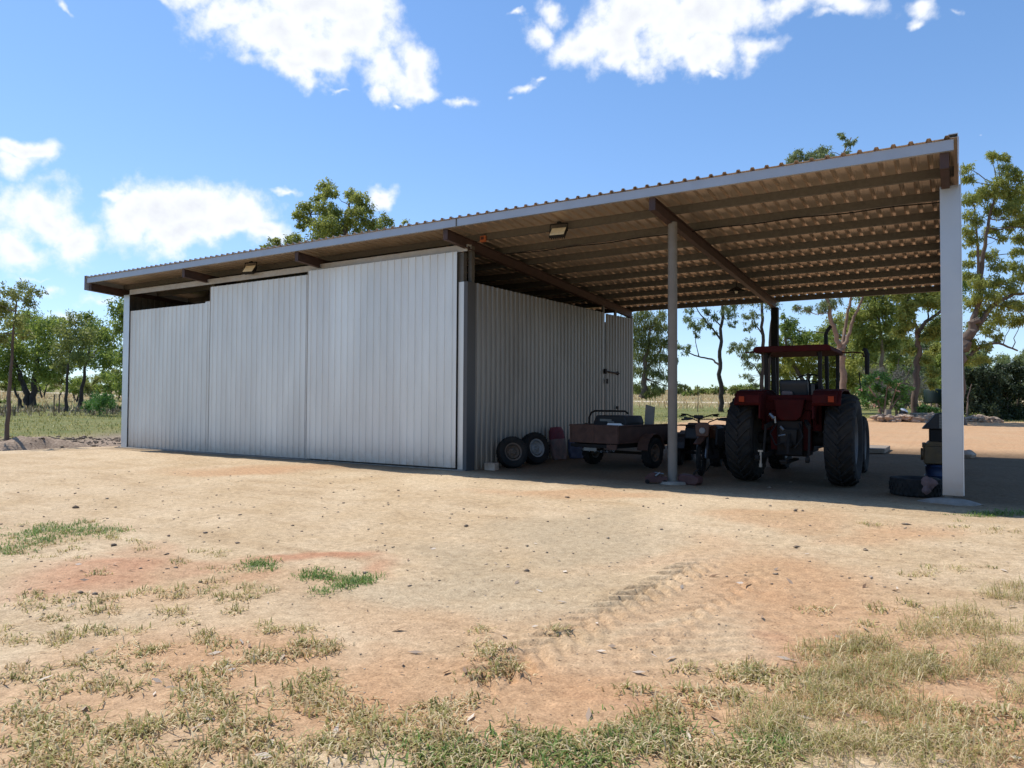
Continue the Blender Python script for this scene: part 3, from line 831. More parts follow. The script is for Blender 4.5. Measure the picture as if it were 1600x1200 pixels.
# roll frame and canopy
for sx in (-1, 1):
    MB().beam((sx * .455, -.12, .85), (sx * .455, -.12, 2.36), .06, .08, (0, 1, 0)).beam((sx * .455, -.12, 2.25), (sx * .42, -.02, 2.36), .07, .07, (0, 1, 0)).build('roll_post', M['iron'], T, False, .008)
    MB().beam((sx * .56, 1.18, .98), (sx * .58, 1.12, 2.36), .06, .07, (0, 1, 0)).build('front_post', M['black'], T, False, .006)
cn = MB(); cn.prism([(-.64, 2.345), (.64, 2.345), (.66, 2.365), (.64, 2.43), (.60, 2.455), (-.60, 2.455), (-.64, 2.43), (-.66, 2.365)], 'y', -.30, 1.28)
cn.build('canopy', M['redd'], T, False, .015)
MB().tube([(-.65, -.20, 2.36), (-.74, -.24, 2.355)], .012, 6).box(-.80, -.73, -.26, -.22, 2.345, 2.365).build('canopy_bracket', M['redd'], T)
MB().tube([(.64, 1.1, 2.39), (.84, 1.16, 2.40), (1.0, 1.2, 2.38), (1.02, 1.2, 2.30)], .013, 6).build('mirror_arm', M['redd'], T)
MB().tube([(1.0, 1.22, 2.46), (1.04, 1.22, 2.44), (1.07, 1.22, 2.36), (1.07, 1.22, 1.98)], [.03, .042, .045, .038], 8).build('mirror', M['black'], T, True)
MB().tube([(.27, 2.0, 1.6), (.26, 2.0, 2.2), (.25, 2.0, 2.68), (.245, 2.0, 2.82), (.275, 2.0, 2.91), (.345, 2.0, 3.0)], [.035, .04, .038, .036, .035, .034], 10).build('exhaust_pipe', M['black'], T, True)
MB().tube([(1.02, .60, 1.70), (1.0, .60, 2.0)], .010, 6).build('marker_rod', M['black'], T)
MB().box(.18, .24, .3, .72, 1.42, 1.8).build('lever_box', M['black'], T, False, .02)
# three point linkage, drawbar and couplings
for sx in (-1, 1):
    MB().beam((sx * .27, -.22, .58), (sx * .40, -1.02, .50), .035, .08).lathe([(.02, -.03), (.05, -.03), (.05, .03), (.02, .03)], (sx * .40, -1.06, .50), 'x', 14).build('lower_link', M['iron'], T)
    MB().beam((sx * .24, -.30, 1.12), (sx * .36, -.62, 1.02), .05, .07).tube([(sx * .36, -.62, 1.02), (sx * .37, -.74, .56)], .022, 8).build('lift_arm', M['iron'], T)
MB().tube([(.0, -.34, 1.02), (.02, -.60, .80), (.02, -.70, .55)], .025, 8).build('top_link', M['iron'], T)
MB().box(-.045, .045, -.95, .2, .40, .44).box(-.06, .06, -.98, -.86, .44, .47).build('drawbar', M['iron'], T, False, .004)
MB().tube([(-.36, -1.0, .62), (-.36, -1.0, .40)], .02, 10).tube([(-.36, -1.0, .40), (-.36, -1.0, .34)], .03, 10).box(-.40, -.32, -1.02, -.98, .60, .63).build('link_pin', M['silver'], T)
MB().tube([(-.32, -.48, 1.24), (-.24, -.50, 1.16)], .035, 8).tube([(-.23, -.5, 1.20), (-.22, -.5, 1.08)], .02, 8).build('coupling', M['silver'], T)
MB().tube([(-.14, -.47, 1.02), (-.08, -.5, .96)], .025, 8).tube([(-.17, -.48, .86), (-.05, -.5, .88)], .018, 8).build('coupling', M['silver'], T)
MB().tube([(-.2, -.4, 1.1), (-.3, -.55, .9), (-.2, -.6, .7), (-.05, -.52, .75)], .014, 6).tube([(.15, -.4, 1.1), (.25, -.6, .85), (.12, -.62, .66)], .014, 6).build('hose', M['black'], T, True)
MB().blob((-.10, -.06, 1.60), .11, .09, .06, 5, .2).build('rag', M['bagwhite'], T, True)
MB().prism([(-.16, .98), (.14, .98), (.12, .70), (-.14, .70)], 'y', -.50, -.42).build('pto_guard', M['black'], T, False, .01)

# ------------------------------------------------------------------ box trailer
lx, ly = 2.30, 2.62; lz = gz(lx, ly)
Tr = thing('box_trailer', 'rusty brown box trailer standing beside the side wall', 'trailer', (lx, ly, lz), math.radians(-9))
for sx in (-1, 1): wheel(Tr, sx * .77, 0, .335, .335, .20, .185, 'rimrust' if sx > 0 else 'rimgrey', sx, 20, .014, False)
MB().box(-.60, .60, -1.08, 1.15, .55, .59).box(-.60, -.56, -1.04, 1.15, .59, .90).box(.56, .60, -1.04, 1.15, .59, .90).box(-.56, .56, 1.11, 1.15, .59, .90).build('tub', M['rust'], Tr, False, .006)
MB().box(-.62, .62, -1.12, -1.081, .55, .92).box(-.61, -.57, -1.135, -1.12, .55, .92).box(.57, .61, -1.135, -1.12, .55, .92).box(-.02, .02, -1.135, -1.12, .55, .92).build('tailgate', M['rust'], Tr, False, .008)
MB().tube([(-.63, -1.1, .92), (.63, -1.1, .92)], .022, 8).tube([(-.60, -1.1, .92), (-.60, 1.15, .92)], .02, 8).tube([(.60, -1.1, .92), (.60, 1.15, .92)], .02, 8).build('top_rail', M['rust'], Tr, True)
for sx in (-1, 1):
    g = MB(); pts = [(.39 * math.cos(a), .35 + .40 * math.sin(a)) for a in np.linspace(.15, PI - .15, 9)]
    a, bb = sorted((sx * .615, sx * .87)); g.prism(pts + [(y * .97, z - .012) for y, z in pts[::-1]], 'x', a, bb); g.build('mudguard', M['rust'], Tr)
MB().box(-.68, .68, -.03, .03, .28, .34).box(-.5, -.43, -1.1, 2.0, .45, .548).box(.43, .5, -1.1, 2.0, .45, .548).box(-.56, .62, -1.16, -1.125, .46, .53).beam((-.46, 1.9, .50), (0, 2.6, .46), .07, .09).beam((.46, 1.9, .50), (0, 2.6, .46), .07, .09).build('chassis', M['iron'], Tr)
MB().box(.38, .62, -1.19, -1.165, .44, .54).build('tail_light_board', M['rust'], Tr)
MB().box(-.20, .12, -1.185, -1.165, .39, .455).build('number_plate', M['greyboard'], Tr)
ch = MB()
for k in range(12): ch.ring((-.30 + k * .075, -1.15, .42 - .03 * math.sin(k / 11 * PI)), .02, .007, 'y' if k % 2 else 'z', 10, 5)
ch.build('chain', M['silver'], Tr)
RZ = Matrix.Rotation(math.radians(-9), 4, 'Z')


def on_trailer(x, y, z):
    p = RZ @ Vector((x, y, z)); return (p.x + lx, p.y + ly, p.z + lz)


t = thing('tool_tub', 'black plastic tub with a bent tube frame riding in the trailer', 'tub', on_trailer(-.16, .05, .595), math.radians(-9))
MB().prism([(-.40, 0), (.40, 0), (.44, .38), (.38, .53), (-.36, .53), (-.44, .38)], 'y', -.30, .45).build('body', M['plastic'], t, False, .03)
MB().box(-.25, .05, -.312, -.301, .40, .45).box(-.05, .12, -.312, -.301, .37, .40).build('label_strip', M['greyboard'], t)
MB().tube([(-.52, -.34, .0), (-.52, -.34, .48), (-.46, -.34, .59), (-.36, -.34, .63), (.42, -.34, .63), (.50, -.34, .58)], .022, 8).build('frame', M['black'], t, True)
t = MB().tube([(-.17, 0, 0), (.14, 0, 0), (.16, 0, 0)], [.05, .05, .03], 12).tube([(.16, 0, 0), (.20, 0, 0)], .02, 8).build('white_bottle', M['white'], None, True, 0, on_trailer(.32, -.78, .925))
tag(t, 'white plastic bottle lying on its side on the trailer load', 'bottle'); t.rotation_euler = (0, 0, math.radians(-9))
t = MB().box(-.36, .36, -.22, .22, 0, .28).build('wooden_crate', M['rust'], None, False, .01, on_trailer(.20, -.72, .592)); t.rotation_euler = (0, 0, math.radians(-9))
tag(t, 'brown wooden crate under the white bottle in the trailer', 'crate')
t = MB().prism([(-.12, .0), (.12, .0), (.125, .60), (-.115, .66)], 'y', -.015, .015).build('grey_board', M['greyboard'], None, False, .003, on_trailer(.47, .35, .72))
t.rotation_euler = (math.radians(-6), 0, math.radians(-14)); tag(t, 'grey board standing upright in the front corner of the trailer', 'board')


# ------------------------------------------------------------------ wheels leaning on the side wall
def spare(label, x, y, lean, turn, rimmat, R=.36, w=.24):
    t = thing('spare_wheel', label, 'wheel', (x, y, gz(x, y) + R * .97), 0, 'spare wheels leaning on the side wall')
    t.rotation_euler = (0, lean, turn)
    tyre_mesh(R, w, R * .56, 30, .014, False).build('tyre', M['rubber'], t, True)
    rim_mesh(R * .555, w, w * .22, 1, 5, R * .17).build('rim', M[rimmat], t, True)
    return t


spare('black tyre on a brown rusty rim leaning on the wall nearest the corner', .44, .98, math.radians(-14), math.radians(-38), 'rimrust', .345)
spare('black tyre on a white rim leaning on the wall beside the bags', .42, 2.0, math.radians(-12), math.radians(-22), 'rimwhite', .37)
t = MB().box(-.13, .13, -.09, .09, 0, .17).build('concrete_block', M['rock'], None, False, .012, (.36, .30, gz(.36, .3) - .02))
tag(t, 'small stone block on the ground at the shed corner', 'block')


def sack(name, label, cat, x, y, w, d, h, m, lean, rz, top=None):
    t = thing(name, label, cat, (x, y, gz(x, y)), rz); t.rotation_euler = (0, lean, rz)
    v = MB(); n = 14
    rr = random.Random(int(x * 100)); rows = []
    for j in range(9):
        u = j / 8; bulge = 1 + .12 * math.sin(u * PI) - (.10 if j in (0, 8) else 0)
        rows.append([((d / 2 * (.25 if j == 8 else bulge)) * math.copysign(abs(math.cos(2 * PI * k / n)) ** .7, math.cos(2 * PI * k / n)) + rr.uniform(-.012, .012),
                      w / 2 * bulge * math.copysign(abs(math.sin(2 * PI * k / n)) ** .7, math.sin(2 * PI * k / n)), h * u + rr.uniform(-.012, .012)) for k in range(n)])
    def part(a, bb, nm, mm):
        vs = [p for r in rows[a:bb + 1] for p in r]; q = bb - a
        fs = [(j * n + k, j * n + (k + 1) % n, (j + 1) * n + (k + 1) % n, (j + 1) * n + k) for j in range(q) for k in range(n)] + [tuple(range(n))[::-1], tuple(range(q * n, q * n + n))]
        MB()._add(vs, fs).build(nm, mm, t, True)
    if top: part(0, 5, 'body', m); part(5, 8, 'printed_top', top)
    else: part(0, 8, 'body', m)
    return t


sack('feed_bag', 'feed bag with a red top and pinkish white body leaning on the wall', 'bag', .40, 3.25, .42, .18, .80, M['bagwhite'], math.radians(-10), math.radians(-20), M['bagred'])
sack('feed_bag', 'blue and white feed bag squeezed between the wall and the trailer', 'bag', .62, 3.75, .40, .2, .50, M['bagblue'], math.radians(-8), math.radians(-28))
t = thing('oil_drum', 'small yellow container standing behind the trailer tailgate by the wall', 'container', (.70, 4.1, gz(.7, 4.1)))
MB().box(-.13, .13, -.1, .1, 0, .78).build('body', M['yellow'], t, False, .03); MB().tube([(0, 0, .78), (0, 0, .86)], .04, 10).build('cap', M['black'], t)


# ------------------------------------------------------------------ motorbike and quad bike
def spoked(parent, y, R, w, name='wheel', rot=0.0, x=0):
    wt = thing(name, None, None, (x, y, R)); wt.parent = parent; wt.rotation_euler = (0, 0, rot)
    tyre_mesh(R, w, R - .085, 26, .018, False, 1, 36, True).build('tyre', M['rubber'], wt, True)
    m = MB().lathe([(R - .085, -.025), (R - .085, .025), (R - .10, .018), (R - .10, -.018)], (0, 0, 0), 'x', 32)
    m.lathe([(.03, -.06), (.055, -.05), (.035, 0), (.055, .05), (.03, .06), (.01, .06), (.01, -.06)], (0, 0, 0), 'x', 14)
    for k in range(18):
        a = 2 * PI * k / 18; s = .04 if k % 2 else -.04
        m.tube([(s, .045 * math.cos(a + .4), .045 * math.sin(a + .4)), (0, (R - .095) * math.cos(a), (R - .095) * math.sin(a))], .0025, 4, False)
    m.build('rim', M['iron'], wt, True)
    return wt


bx, by = 4.40, 1.62
B = thing('dirt_bike', 'orange and black dirt bike on its stand left of the tractor, front wheel forward', 'motorbike', (bx, by, gz(bx, by)), math.radians(-8))
st = math.radians(14)
spoked(B, 0, .345, .085, 'wheel', st); spoked(B, 1.46, .325, .115)
FRK = Matrix.Rotation(st, 4, 'Z')
fk = MB(); fk.xf = FRK
for sx in (-1, 1): fk.tube([(sx * .085, 0, .345), (sx * .085, .17, .70), (sx * .085, .30, .98)], [.026, .027, .022], 8)
fk.box(-.11, .11, .25, .33, .90, .93).box(-.11, .11, .2, .27, .76, .79); fk.build('fork', M['silver'], B, True)
fk = MB(); fk.xf = FRK
fk.prism([(-.06, .70), (-.45 * .9, .63), (-.44, .65), (-.06, .735), (.30, .80), (.31, .78)], 'x', -.07, .07); fk.build('front_mudguard', M['bikeorange'], B, True, .01)
fk = MB(); fk.xf = FRK
fk.prism([(-.12, .76), (.12, .76), (.15, .98), (.09, 1.04), (-.09, 1.04), (-.15, .98)], 'y', .10, .16); fk.build('number_board', M['bikeorange'], B, False, .02)
fk = MB(); fk.xf = FRK @ Matrix.Translation((0, .095, .88)); fk.lathe([(.001, -.02), (.055, -.015), (.065, .01)], (0, 0, 0), 'y', 16, False); fk.build('headlight', M['rimwhite'], B, True)
fk = MB(); fk.xf = FRK
fk.tube([(-.41, .40, 1.12), (-.25, .36, 1.11), (-.10, .30, 1.05), (-.06, .28, 1.0), (.06, .28, 1.0), (.10, .30, 1.05), (.25, .36, 1.11), (.41, .40, 1.12)], .012, 8).tube([(-.16, .32, 1.10), (.16, .32, 1.10)], .010, 6)
fk.build('handlebar', M['iron'], B, True)
for sx in (-1, 1):
    fk = MB(); fk.xf = FRK
    fk.tube([(sx * .29, .37, 1.112), (sx * .42, .40, 1.122)], .02, 8).tube([(sx * .26, .30, 1.10), (sx * .40, .30, 1.09)], .008, 6).tube([(sx * .25, .36, 1.11), (sx * .30, .24, 1.10), (sx * .42, .26, 1.09), (sx * .45, .36, 1.09)], .022, 6)
    fk.build('grip', M['plastic'], B, True)
MB().tube([(0, .30, .92), (0, .36, .62), (0, .55, .34), (0, .95, .32), (0, .95, .60), (0, .80, .82), (0, .32, .90)], .026, 8).tube([(0, .85, .78), (0, 1.5, .84)], .02, 6).build('frame', M['iron'], B, True)
MB().box(-.15, .15, .50, .92, .30, .52).tube([(0, .60, .52), (0, .56, .76)], [.09, .07], 10).lathe([(.001, -.2), (.1, -.19), (.11, -.1), (.11, .1), (.1, .19), (.001, .2)], (0, .78, .40), 'x', 16, False).build('engine', M['iron'], B, True, .015)
MB().prism([(.36, .92), (.46, .98), (.80, .96), (.84, .82), (.62, .70), (.42, .72)], 'x', -.13, .13).build('fuel_tank', M['bikeorange'], B, False, .04)
for sx in (-1, 1):
    a, bb = sorted((sx * .14, sx * .19)); MB().prism([(.30, .60), (.34, .92), (.62, .94), (.70, .70), (.45, .52)], 'x', a, bb).build('shroud', M['plastic'], B, False, .015)
MB().prism([(.74, .96), (.80, .99), (1.40, .95), (1.52, .97), (1.52, .92), (1.35, .88), (.82, .87)], 'x', -.12, .12).build('seat', M['plastic'], B, False, .03)
MB().prism([(1.15, .88), (1.52, .92), (1.95, .98), (1.95, .965), (1.50, .86), (1.15, .82)], 'x', -.085, .085).build('rear_mudguard', M['plastic'], B, False, .01)
MB().tube([(.12, .58, .60), (.17, .75, .50), (.16, 1.1, .62), (.15, 1.25, .72), (.15, 1.6, .80)], [.02, .022, .03, .05, .05], 10).build('exhaust', M['iron'], B, True)
MB().box(-.11, -.07, .95, 1.5, .33, .37).box(.07, .11, .95, 1.5, .33, .37).tube([(0, 1.0, .80), (0, 1.1, .42)], .03, 8).build('swingarm', M['iron'], B)
MB().tube([(-.10, .85, .30), (-.28, .80, .01)], .012, 6).build('stand', M['iron'], B)

qx, qy = 3.72, 3.55
Q = thing('quad_bike', 'black quad bike parked between the trailer and the dirt bike', 'quad bike', (qx, qy, gz(qx, qy)), math.radians(8))
for sx in (-1, 1):
    for yy in (-.1, 1.15): wheel(Q, sx * .42, yy, .29, .29, .23, .15, 'black', sx, 18, .02, False, 1)
MB().box(-.14, .14, .0, 1.2, .34, .62).tube([(-.42, -.1, .29), (.42, -.1, .29)], .03, 8).tube([(-.42, 1.15, .29), (.42, 1.15, .29)], .03, 8).build('chassis', M['iron'], Q)
for yy in (-.1, 1.15):
    for sx in (-1, 1):
        pts = [(yy + .40 * math.cos(a), .32 + .42 * math.sin(a)) for a in np.linspace(.35, PI - .2, 9)]
        a, bb = sorted((sx * .20, sx * .58)); MB().prism(pts + [(yy + (y - yy) * .94, z - .03) for y, z in pts[::-1]], 'x', a, bb).build('mudguard', M['plastic'], Q, False, .01)
MB().prism([(-.38, .60), (-.32, .85), (.0, .95), (.30, .92), (.35, .66)], 'x', -.22, .22).build('bonnet', M['plastic'], Q, False, .04)
MB().prism([(.30, .72), (.34, .86), (1.0, .84), (1.1, .78), (1.1, .68)], 'x', -.16, .16).build('seat', M['plastic'], Q, False, .04)
r_ = MB()
for yy in (-.50, -.35, -.2, -.05): r_.tube([(-.36, yy, .90), (.36, yy, .90)], .011, 6)
r_.tube([(-.36, -.52, .90), (-.36, 0, .90)], .012, 6).tube([(.36, -.52, .90), (.36, 0, .90)], .012, 6).tube([(-.2, -.3, .9), (-.2, -.2, .78)], .012, 6).tube([(.2, -.3, .9), (.2, -.2, .78)], .012, 6); r_.build('front_rack', M['black'], Q)
r_ = MB()
for yy in (1.0, 1.15, 1.3, 1.45): r_.tube([(-.38, yy, .86), (.38, yy, .86)], .011, 6)
r_.tube([(-.38, .98, .86), (-.38, 1.47, .86)], .012, 6).tube([(.38, .98, .86), (.38, 1.47, .86)], .012, 6).tube([(-.2, 1.2, .86), (-.2, 1.15, .70)], .012, 6).tube([(.2, 1.2, .86), (.2, 1.15, .70)], .012, 6); r_.build('rear_rack', M['black'], Q)
MB().tube([(-.42, .38, 1.14), (-.28, .30, 1.13), (-.08, .22, 1.06), (.08, .22, 1.06), (.28, .30, 1.13), (.42, .38, 1.14)], .014, 8).tube([(0, .22, 1.06), (0, .1, .8)], .025, 8).tube([(-.30, .24, 1.12), (-.42, .26, 1.10)], .02, 6).tube([(.30, .24, 1.12), (.42, .26, 1.10)], .02, 6).build('handlebar', M['black'], Q, True)
MB().box(-.10, .10, .10, .22, 1.04, 1.12).build('instrument_pod', M['plastic'], Q, False, .02)

# ------------------------------------------------------------------ small things by the posts
z0 = gz(4.2, -.15)
t = thing('floor_jack', 'red metal jack lying left of the round post', 'jack', (4.15, -.16, z0), math.radians(20))
MB().box(-.20, .18, -.07, -.045, .03, .12).box(-.20, .18, .045, .07, .03, .12).prism([(-.2, .04), (.0, .04), (.1, .14), (-.05, .2), (-.16, .16)], 'y', -.04, .04).build('body', M['toolred'], t, False, .006)
MB().tube([(-.12, 0, .14), (-.02, .03, .19), (.12, .03, .17)], .016, 8).tube([(-.02, -.05, .14), (.06, -.05, .20)], .02, 8).build('lever', M['silver'], t)
for xx in (-.16, .14): MB().tube([(xx, -.09, .04), (xx, .09, .04)], .038, 12).build('roller', M['iron'], t, True)
z0 = gz(4.68, .05)
t = thing('fuel_can', 'red fuel can lying on its side right of the round post', 'can', (4.70, .02, z0), math.radians(-12))
MB().prism([(-.19, 0), (.14, 0), (.20, .05), (.20, .13), (.12, .17), (-.17, .18), (-.2, .14)], 'y', -.09, .09).build('body', M['toolred'], t, False, .02)
MB().tube([(.06, 0, .17), (.10, 0, .24), (.15, 0, .26)], .02, 8).build('spout', M['black'], t, True)
# worn tyre lying flat with a rag on it
rx_, ry_ = 8.10, .62; z0 = gz(rx_, ry_)
t = thing('flat_tyre', 'worn black tyre lying flat beside the white clad post', 'tyre', (rx_, ry_, z0 + .14)); t.rotation_euler = (0, math.radians(90), 0)
tyre_mesh(.37, .27, .21, 30, .013, False).build('tyre', M['rubber'], t, True)
rg = MB().blob((0, 0, 0), .10, .06, .10, 9, .35, 12, 8); rg.blob((-.04, -.03, -.09), .06, .035, .07, 4, .3, 10, 7)
o = rg.build('pink_rag', M['pink'], None, True, 0, (8.30, .30, z0 + .22)); tag(o, 'crumpled pinkish rag draped over the flat tyre', 'rag')
# small engine set behind the post: blue drum, yellow engine, black angular hood
ex, ey = 8.37, 3.0; z0 = gz(ex, ey)
t = thing('blue_drum', 'blue plastic drum standing under the yellow engine by the post', 'drum', (ex, ey, z0))
MB().lathe([(.001, 0), (.20, 0), (.22, .02), (.22, .15), (.235, .17), (.22, .19), (.22, .40), (.235, .42), (.22, .44), (.2, .48), (.001, .48)], (0, 0, 0), 'z', 24, False).build('body', M['blue'], t, True); t.scale = (1, 1, .65)
MB().tube([(.0, .1, .48), (.0, .1, .50)], .03, 12).build('cap', M['black'], t)
t = thing('small_engine', 'dirty yellow engine with a black angular hood standing on the blue drum', 'engine', (ex, ey, z0 + .312), math.radians(4)); t.scale = (1, 1, .92)
MB().box(-.24, .24, -.22, .22, .02, .36).tube([(-.25, -.1, .2), (-.29, -.1, .2)], .12, 16).box(-.26, -.2, -.18, .18, .32, .42).prism([(-.24, .36), (.24, .36), (.18, .44), (-.16, .46)], 'y', -.2, .2).build('block', M['ochre'], t, False, .012)
MB().box(-.15, .20, -.16, .16, .44, .70).build('neck', M['black'], t, False, .02)
MB().prism([(-.27, .70), (.30, .70), (.28, 1.02), (.0, 1.02), (-.06, .99), (-.24, .74)], 'y', -.2, .2).build('hood', M['plastic'], t, False, .015)
sl = MB()
for k in range(9): sl.box(.0, .22, -.212, -.201, .72 + k * .031, .742 + k * .031)
sl.build('louvre_label', M['greyboard'], t)
for sx in (-1, 1): MB().box(sx * .2 - .02, sx * .2 + .02, -.22, .22, 0, .025).build('foot_rail', M['iron'], t)
# planks lying at the back edge of the roof shade
t = MB().box(-.34, .34, -.9, .9, 0, .12).build('timber_plank', M['wood'], None, False, .01, (6.72, 9.4, gz(6.72, 9.4))); tag(t, 'low timber slab lying in the shade ahead of the tractor', 'plank')
t = MB().blob((0, 0, 0), .2, .16, .13, 8, .25).build('lump_of_stone', M['rock'], None, True, 0, (8.86, 8.2, gz(8.86, 8.2) + .06)); tag(t, 'brown stone by the back of the white clad post', 'stone')


# ------------------------------------------------------------------ trees and plants
def leaves(centers, radii, counts, size, rng, droop=.5, asp=.3, spray=.30):
    """leaf-sized rhombic faces gathered in sprays inside each clump; returns verts, quads, tint"""
    P = []; TN = []
    for c, r, n in zip(centers, radii, counts):
        ns = max(5, int(n / 22))
        d = rng.normal(size=(ns, 3)); d /= np.linalg.norm(d, axis=1)[:, None]
        q = d * (rng.random((ns, 1)) ** .45) * r * np.array([1.12, 1.12, .86]) * (.75 + .5 * rng.random((ns, 1)))
        k = rng.integers(0, ns, n)
        off = rng.normal(size=(n, 3)) * r * spray * .55; off[:, 2] -= np.abs(rng.normal(size=n)) * r * .16 * droop
        P.append(c + q[k] + off); st = rng.random(ns) * .5
        TN.append(np.clip(st[k] + rng.random(n) * .5, 0, 1))
    P = np.concatenate(P); TN = np.concatenate(TN); n = len(P)
    d = rng.normal(size=(n, 3)); d[:, 2] -= droop * 1.6; d /= np.linalg.norm(d, axis=1)[:, None]
    w = rng.normal(size=(n, 3)); w -= d * (w * d).sum(1)[:, None]; w /= np.linalg.norm(w, axis=1)[:, None]
    L = size * (.6 + .8 * rng.random((n, 1))); W = L * asp
    A = P; B_ = P + d * L * .45 + w * W * .5; C_ = P + d * L; D_ = P + d * L * .45 - w * W * .5
    V = np.stack([A, B_, C_, D_], 1).reshape(-1, 3)
    return V, np.arange(4 * n).reshape(n, 4), TN


def limb(m, p, q, r0, r1, rng, n=5, bend=.12, side=7):
    p = np.array(p, float); q = np.array(q, float); L = np.linalg.norm(q - p); pts = []
    for i in range(n + 1):
        t = i / n; b = math.sin(t * PI) * L * bend
        pts.append(p + (q - p) * t + np.array([0, 0, -.4 * b]) + rng.normal(size=3) * L * .025 * (0 < i < n))
    m.tube(pts, [r0 + (r1 - r0) * i / n for i in range(n + 1)], side)


def plant(name, label, cat, trunks, clumps, depth, leaf, bark, group=None, base=None, size_px=8.0, dens=.55, droop=.5, asp=.36, spread=1.0, seed=1, limbs=True, sink=.15, stem_name='trunk', crown_name='crown', flat_base=True):
    """trunks: list of ([(px, py, dz?)...], r0, r1) in metres; clumps: (px, py, radius px[, depth offset]) seen from the photograph's viewpoint
    at the given distance; everything becomes real positions at that distance"""
    rng = np.random.default_rng(seed); k = depth / FPX
    bpx = trunks[0][0][0][0] if base is None else base
    b0 = at(bpx, 640, depth); bz = gz(b0[0], b0[1]); root = thing(name, label, cat, (b0[0], b0[1], bz), 0, group)
    o = np.array([b0[0], b0[1], bz]); m = MB(); tops = []
    for (pts, r0, r1) in trunks:
        dd = rng.normal() * .3 if len(trunks) > 1 else 0
        P = [at(p[0], p[1], depth + (dd if i else 0) + (p[2] if len(p) > 2 else 0)) - o for i, p in enumerate(pts)]
        if pts[0][1] > 625 and flat_base:
            f = at(pts[0][0], 640, depth); P[0] = np.array([f[0], f[1], gz(f[0], f[1]) - sink]) - o
            z1 = P[-1][2]
        Q = []; nseg = 4
        for i in range(len(P) - 1):
            for j in range(nseg): Q.append(P[i] + (P[i + 1] - P[i]) * j / nseg + rng.normal(size=3) * r0 * (.22 if (i or j) else 0))
        Q.append(P[-1]); tot = len(Q) - 1
        m.tube(Q, [(r0 + (r1 - r0) * i / tot) * (1.35 if i == 0 else 1) for i in range(tot + 1)], 9); tops += Q[tot // 3:]
    cs = []; rs = []; ns = []
    for c in clumps:
        px, py, r = c[:3]; dz = c[3] if len(c) > 3 else rng.normal() * r * k * .9 * spread
        p = at(px, py, depth + dz) - o; cs.append(p); rs.append(r * k); ns.append(int(dens * r * r * 4.6) + 20)
        if limbs and tops:
            low = [t for t in tops if t[2] < p[2] + .1 * r * k] or tops
            t = min(low, key=lambda t: np.linalg.norm(t - p) + .3 * abs(t[2] - p[2] + r * k * .8))
            rr = max(.012, min(.09, .016 * np.linalg.norm(t - p)))
            limb(m, t, p + rng.normal(size=3) * r * k * .15, rr, rr * .35, rng)
            for _ in range(3):
                e = rng.normal(size=3); e /= np.linalg.norm(e); e[2] = abs(e[2]) * .6
                limb(m, p - (p - t) * .12, p + e * r * k * .8, rr * .45, rr * .15, rng, 3, .1, 5)
    if m.v: m.build(stem_name, M[bark], root, True)
    V, F, tn = leaves(cs, rs, ns, size_px * k * .70, rng, droop, asp)
    quick_mesh(crown_name, V, F, 4, M[leaf], tn, root)
    return root


def ball(px, py, r, n, rng, rmin=.35, rmax=.55, sq=.8):
    out = []
    for _ in range(n):
        a = rng.random() * 2 * PI; q = math.sqrt(rng.random())
        out.append((px + r * q * math.cos(a), py + r * q * math.sin(a) * sq, r * (rmin + (rmax - rmin) * rng.random())))
    return out


R_ = np.random.default_rng(5)
#@ left side
plant('gum_sapling', 'thin young gum tree rising from the pushed up dirt left of the shed', 'tree', [([(12, 695), (14, 620), (19, 540), (26, 470)], .075, .02)],
      [(18, 455, 16), (35, 448, 14), (8, 480, 18), (48, 470, 13), (24, 500, 16), (2, 525, 16), (60, 455, 9), (38, 520, 12), (-15, 470, 22), (-18, 510, 18)], 23, 'leaf_a', 'bark_mid', None, None, 7, .42, .6, seed=3)
plant('gum_tree', 'bushy gum with several dark stems leftmost behind the grass strip', 'tree',
      [([(46, 642), (40, 610), (28, 575), (20, 545)], .30, .08), ([(52, 642), (52, 600), (58, 560), (64, 530)], .28, .08), ([(36, 640), (26, 615), (18, 590)], .14, .05)],
      [(20, 540, 30), (62, 515, 30), (48, 560, 26), (80, 548, 24), (5, 575, 24), (72, 580, 22), (38, 500, 24), (25, 590, 18), (88, 508, 18), (100, 570, 16)], 62, 'leaf_b', 'bark_dark', 'gum trees left of the shed', None, 7, .6, .5, seed=4)
plant('gum_tree', 'slender gum with a single straight dark stem, second from the shed corner', 'tree', [([(103, 655), (104, 600), (110, 545)], .13, .05)],
      [(112, 520, 24), (102, 545, 20), (128, 530, 20), (98, 570, 14), (125, 560, 16), (118, 498, 14)], 52, 'leaf_a', 'bark_dark', 'gum trees left of the shed', None, 7, .5, .5, seed=5)
plant('gum_tree', 'leaning gum with a kinked dark stem behind the small green shrub', 'tree', [([(123, 640), (128, 605), (134, 575), (140, 540)], .18, .06)],
      [(142, 520, 24), (160, 512, 22), (150, 548, 24), (172, 530, 18), (130, 560, 18), (165, 565, 18), (136, 495, 12), (178, 555, 16)], 58, 'leaf_b', 'bark_dark', 'gum trees left of the shed', None, 7, .5, .5, seed=6)
plant('gum_tree', 'tall gum showing only its edge beside the shed wall corner', 'tree', [([(212, 640), (210, 560), (200, 480)], .2, .06)],
      [(186, 482, 16), (194, 500, 18), (182, 512, 10), (205, 470, 20), (212, 510, 22), (196, 560, 20), (188, 590, 16), (205, 610, 20), (215, 560, 24)], 48, 'leaf_b', 'bark_mid', 'gum trees left of the shed', None, 7, .5, .5, seed=7)
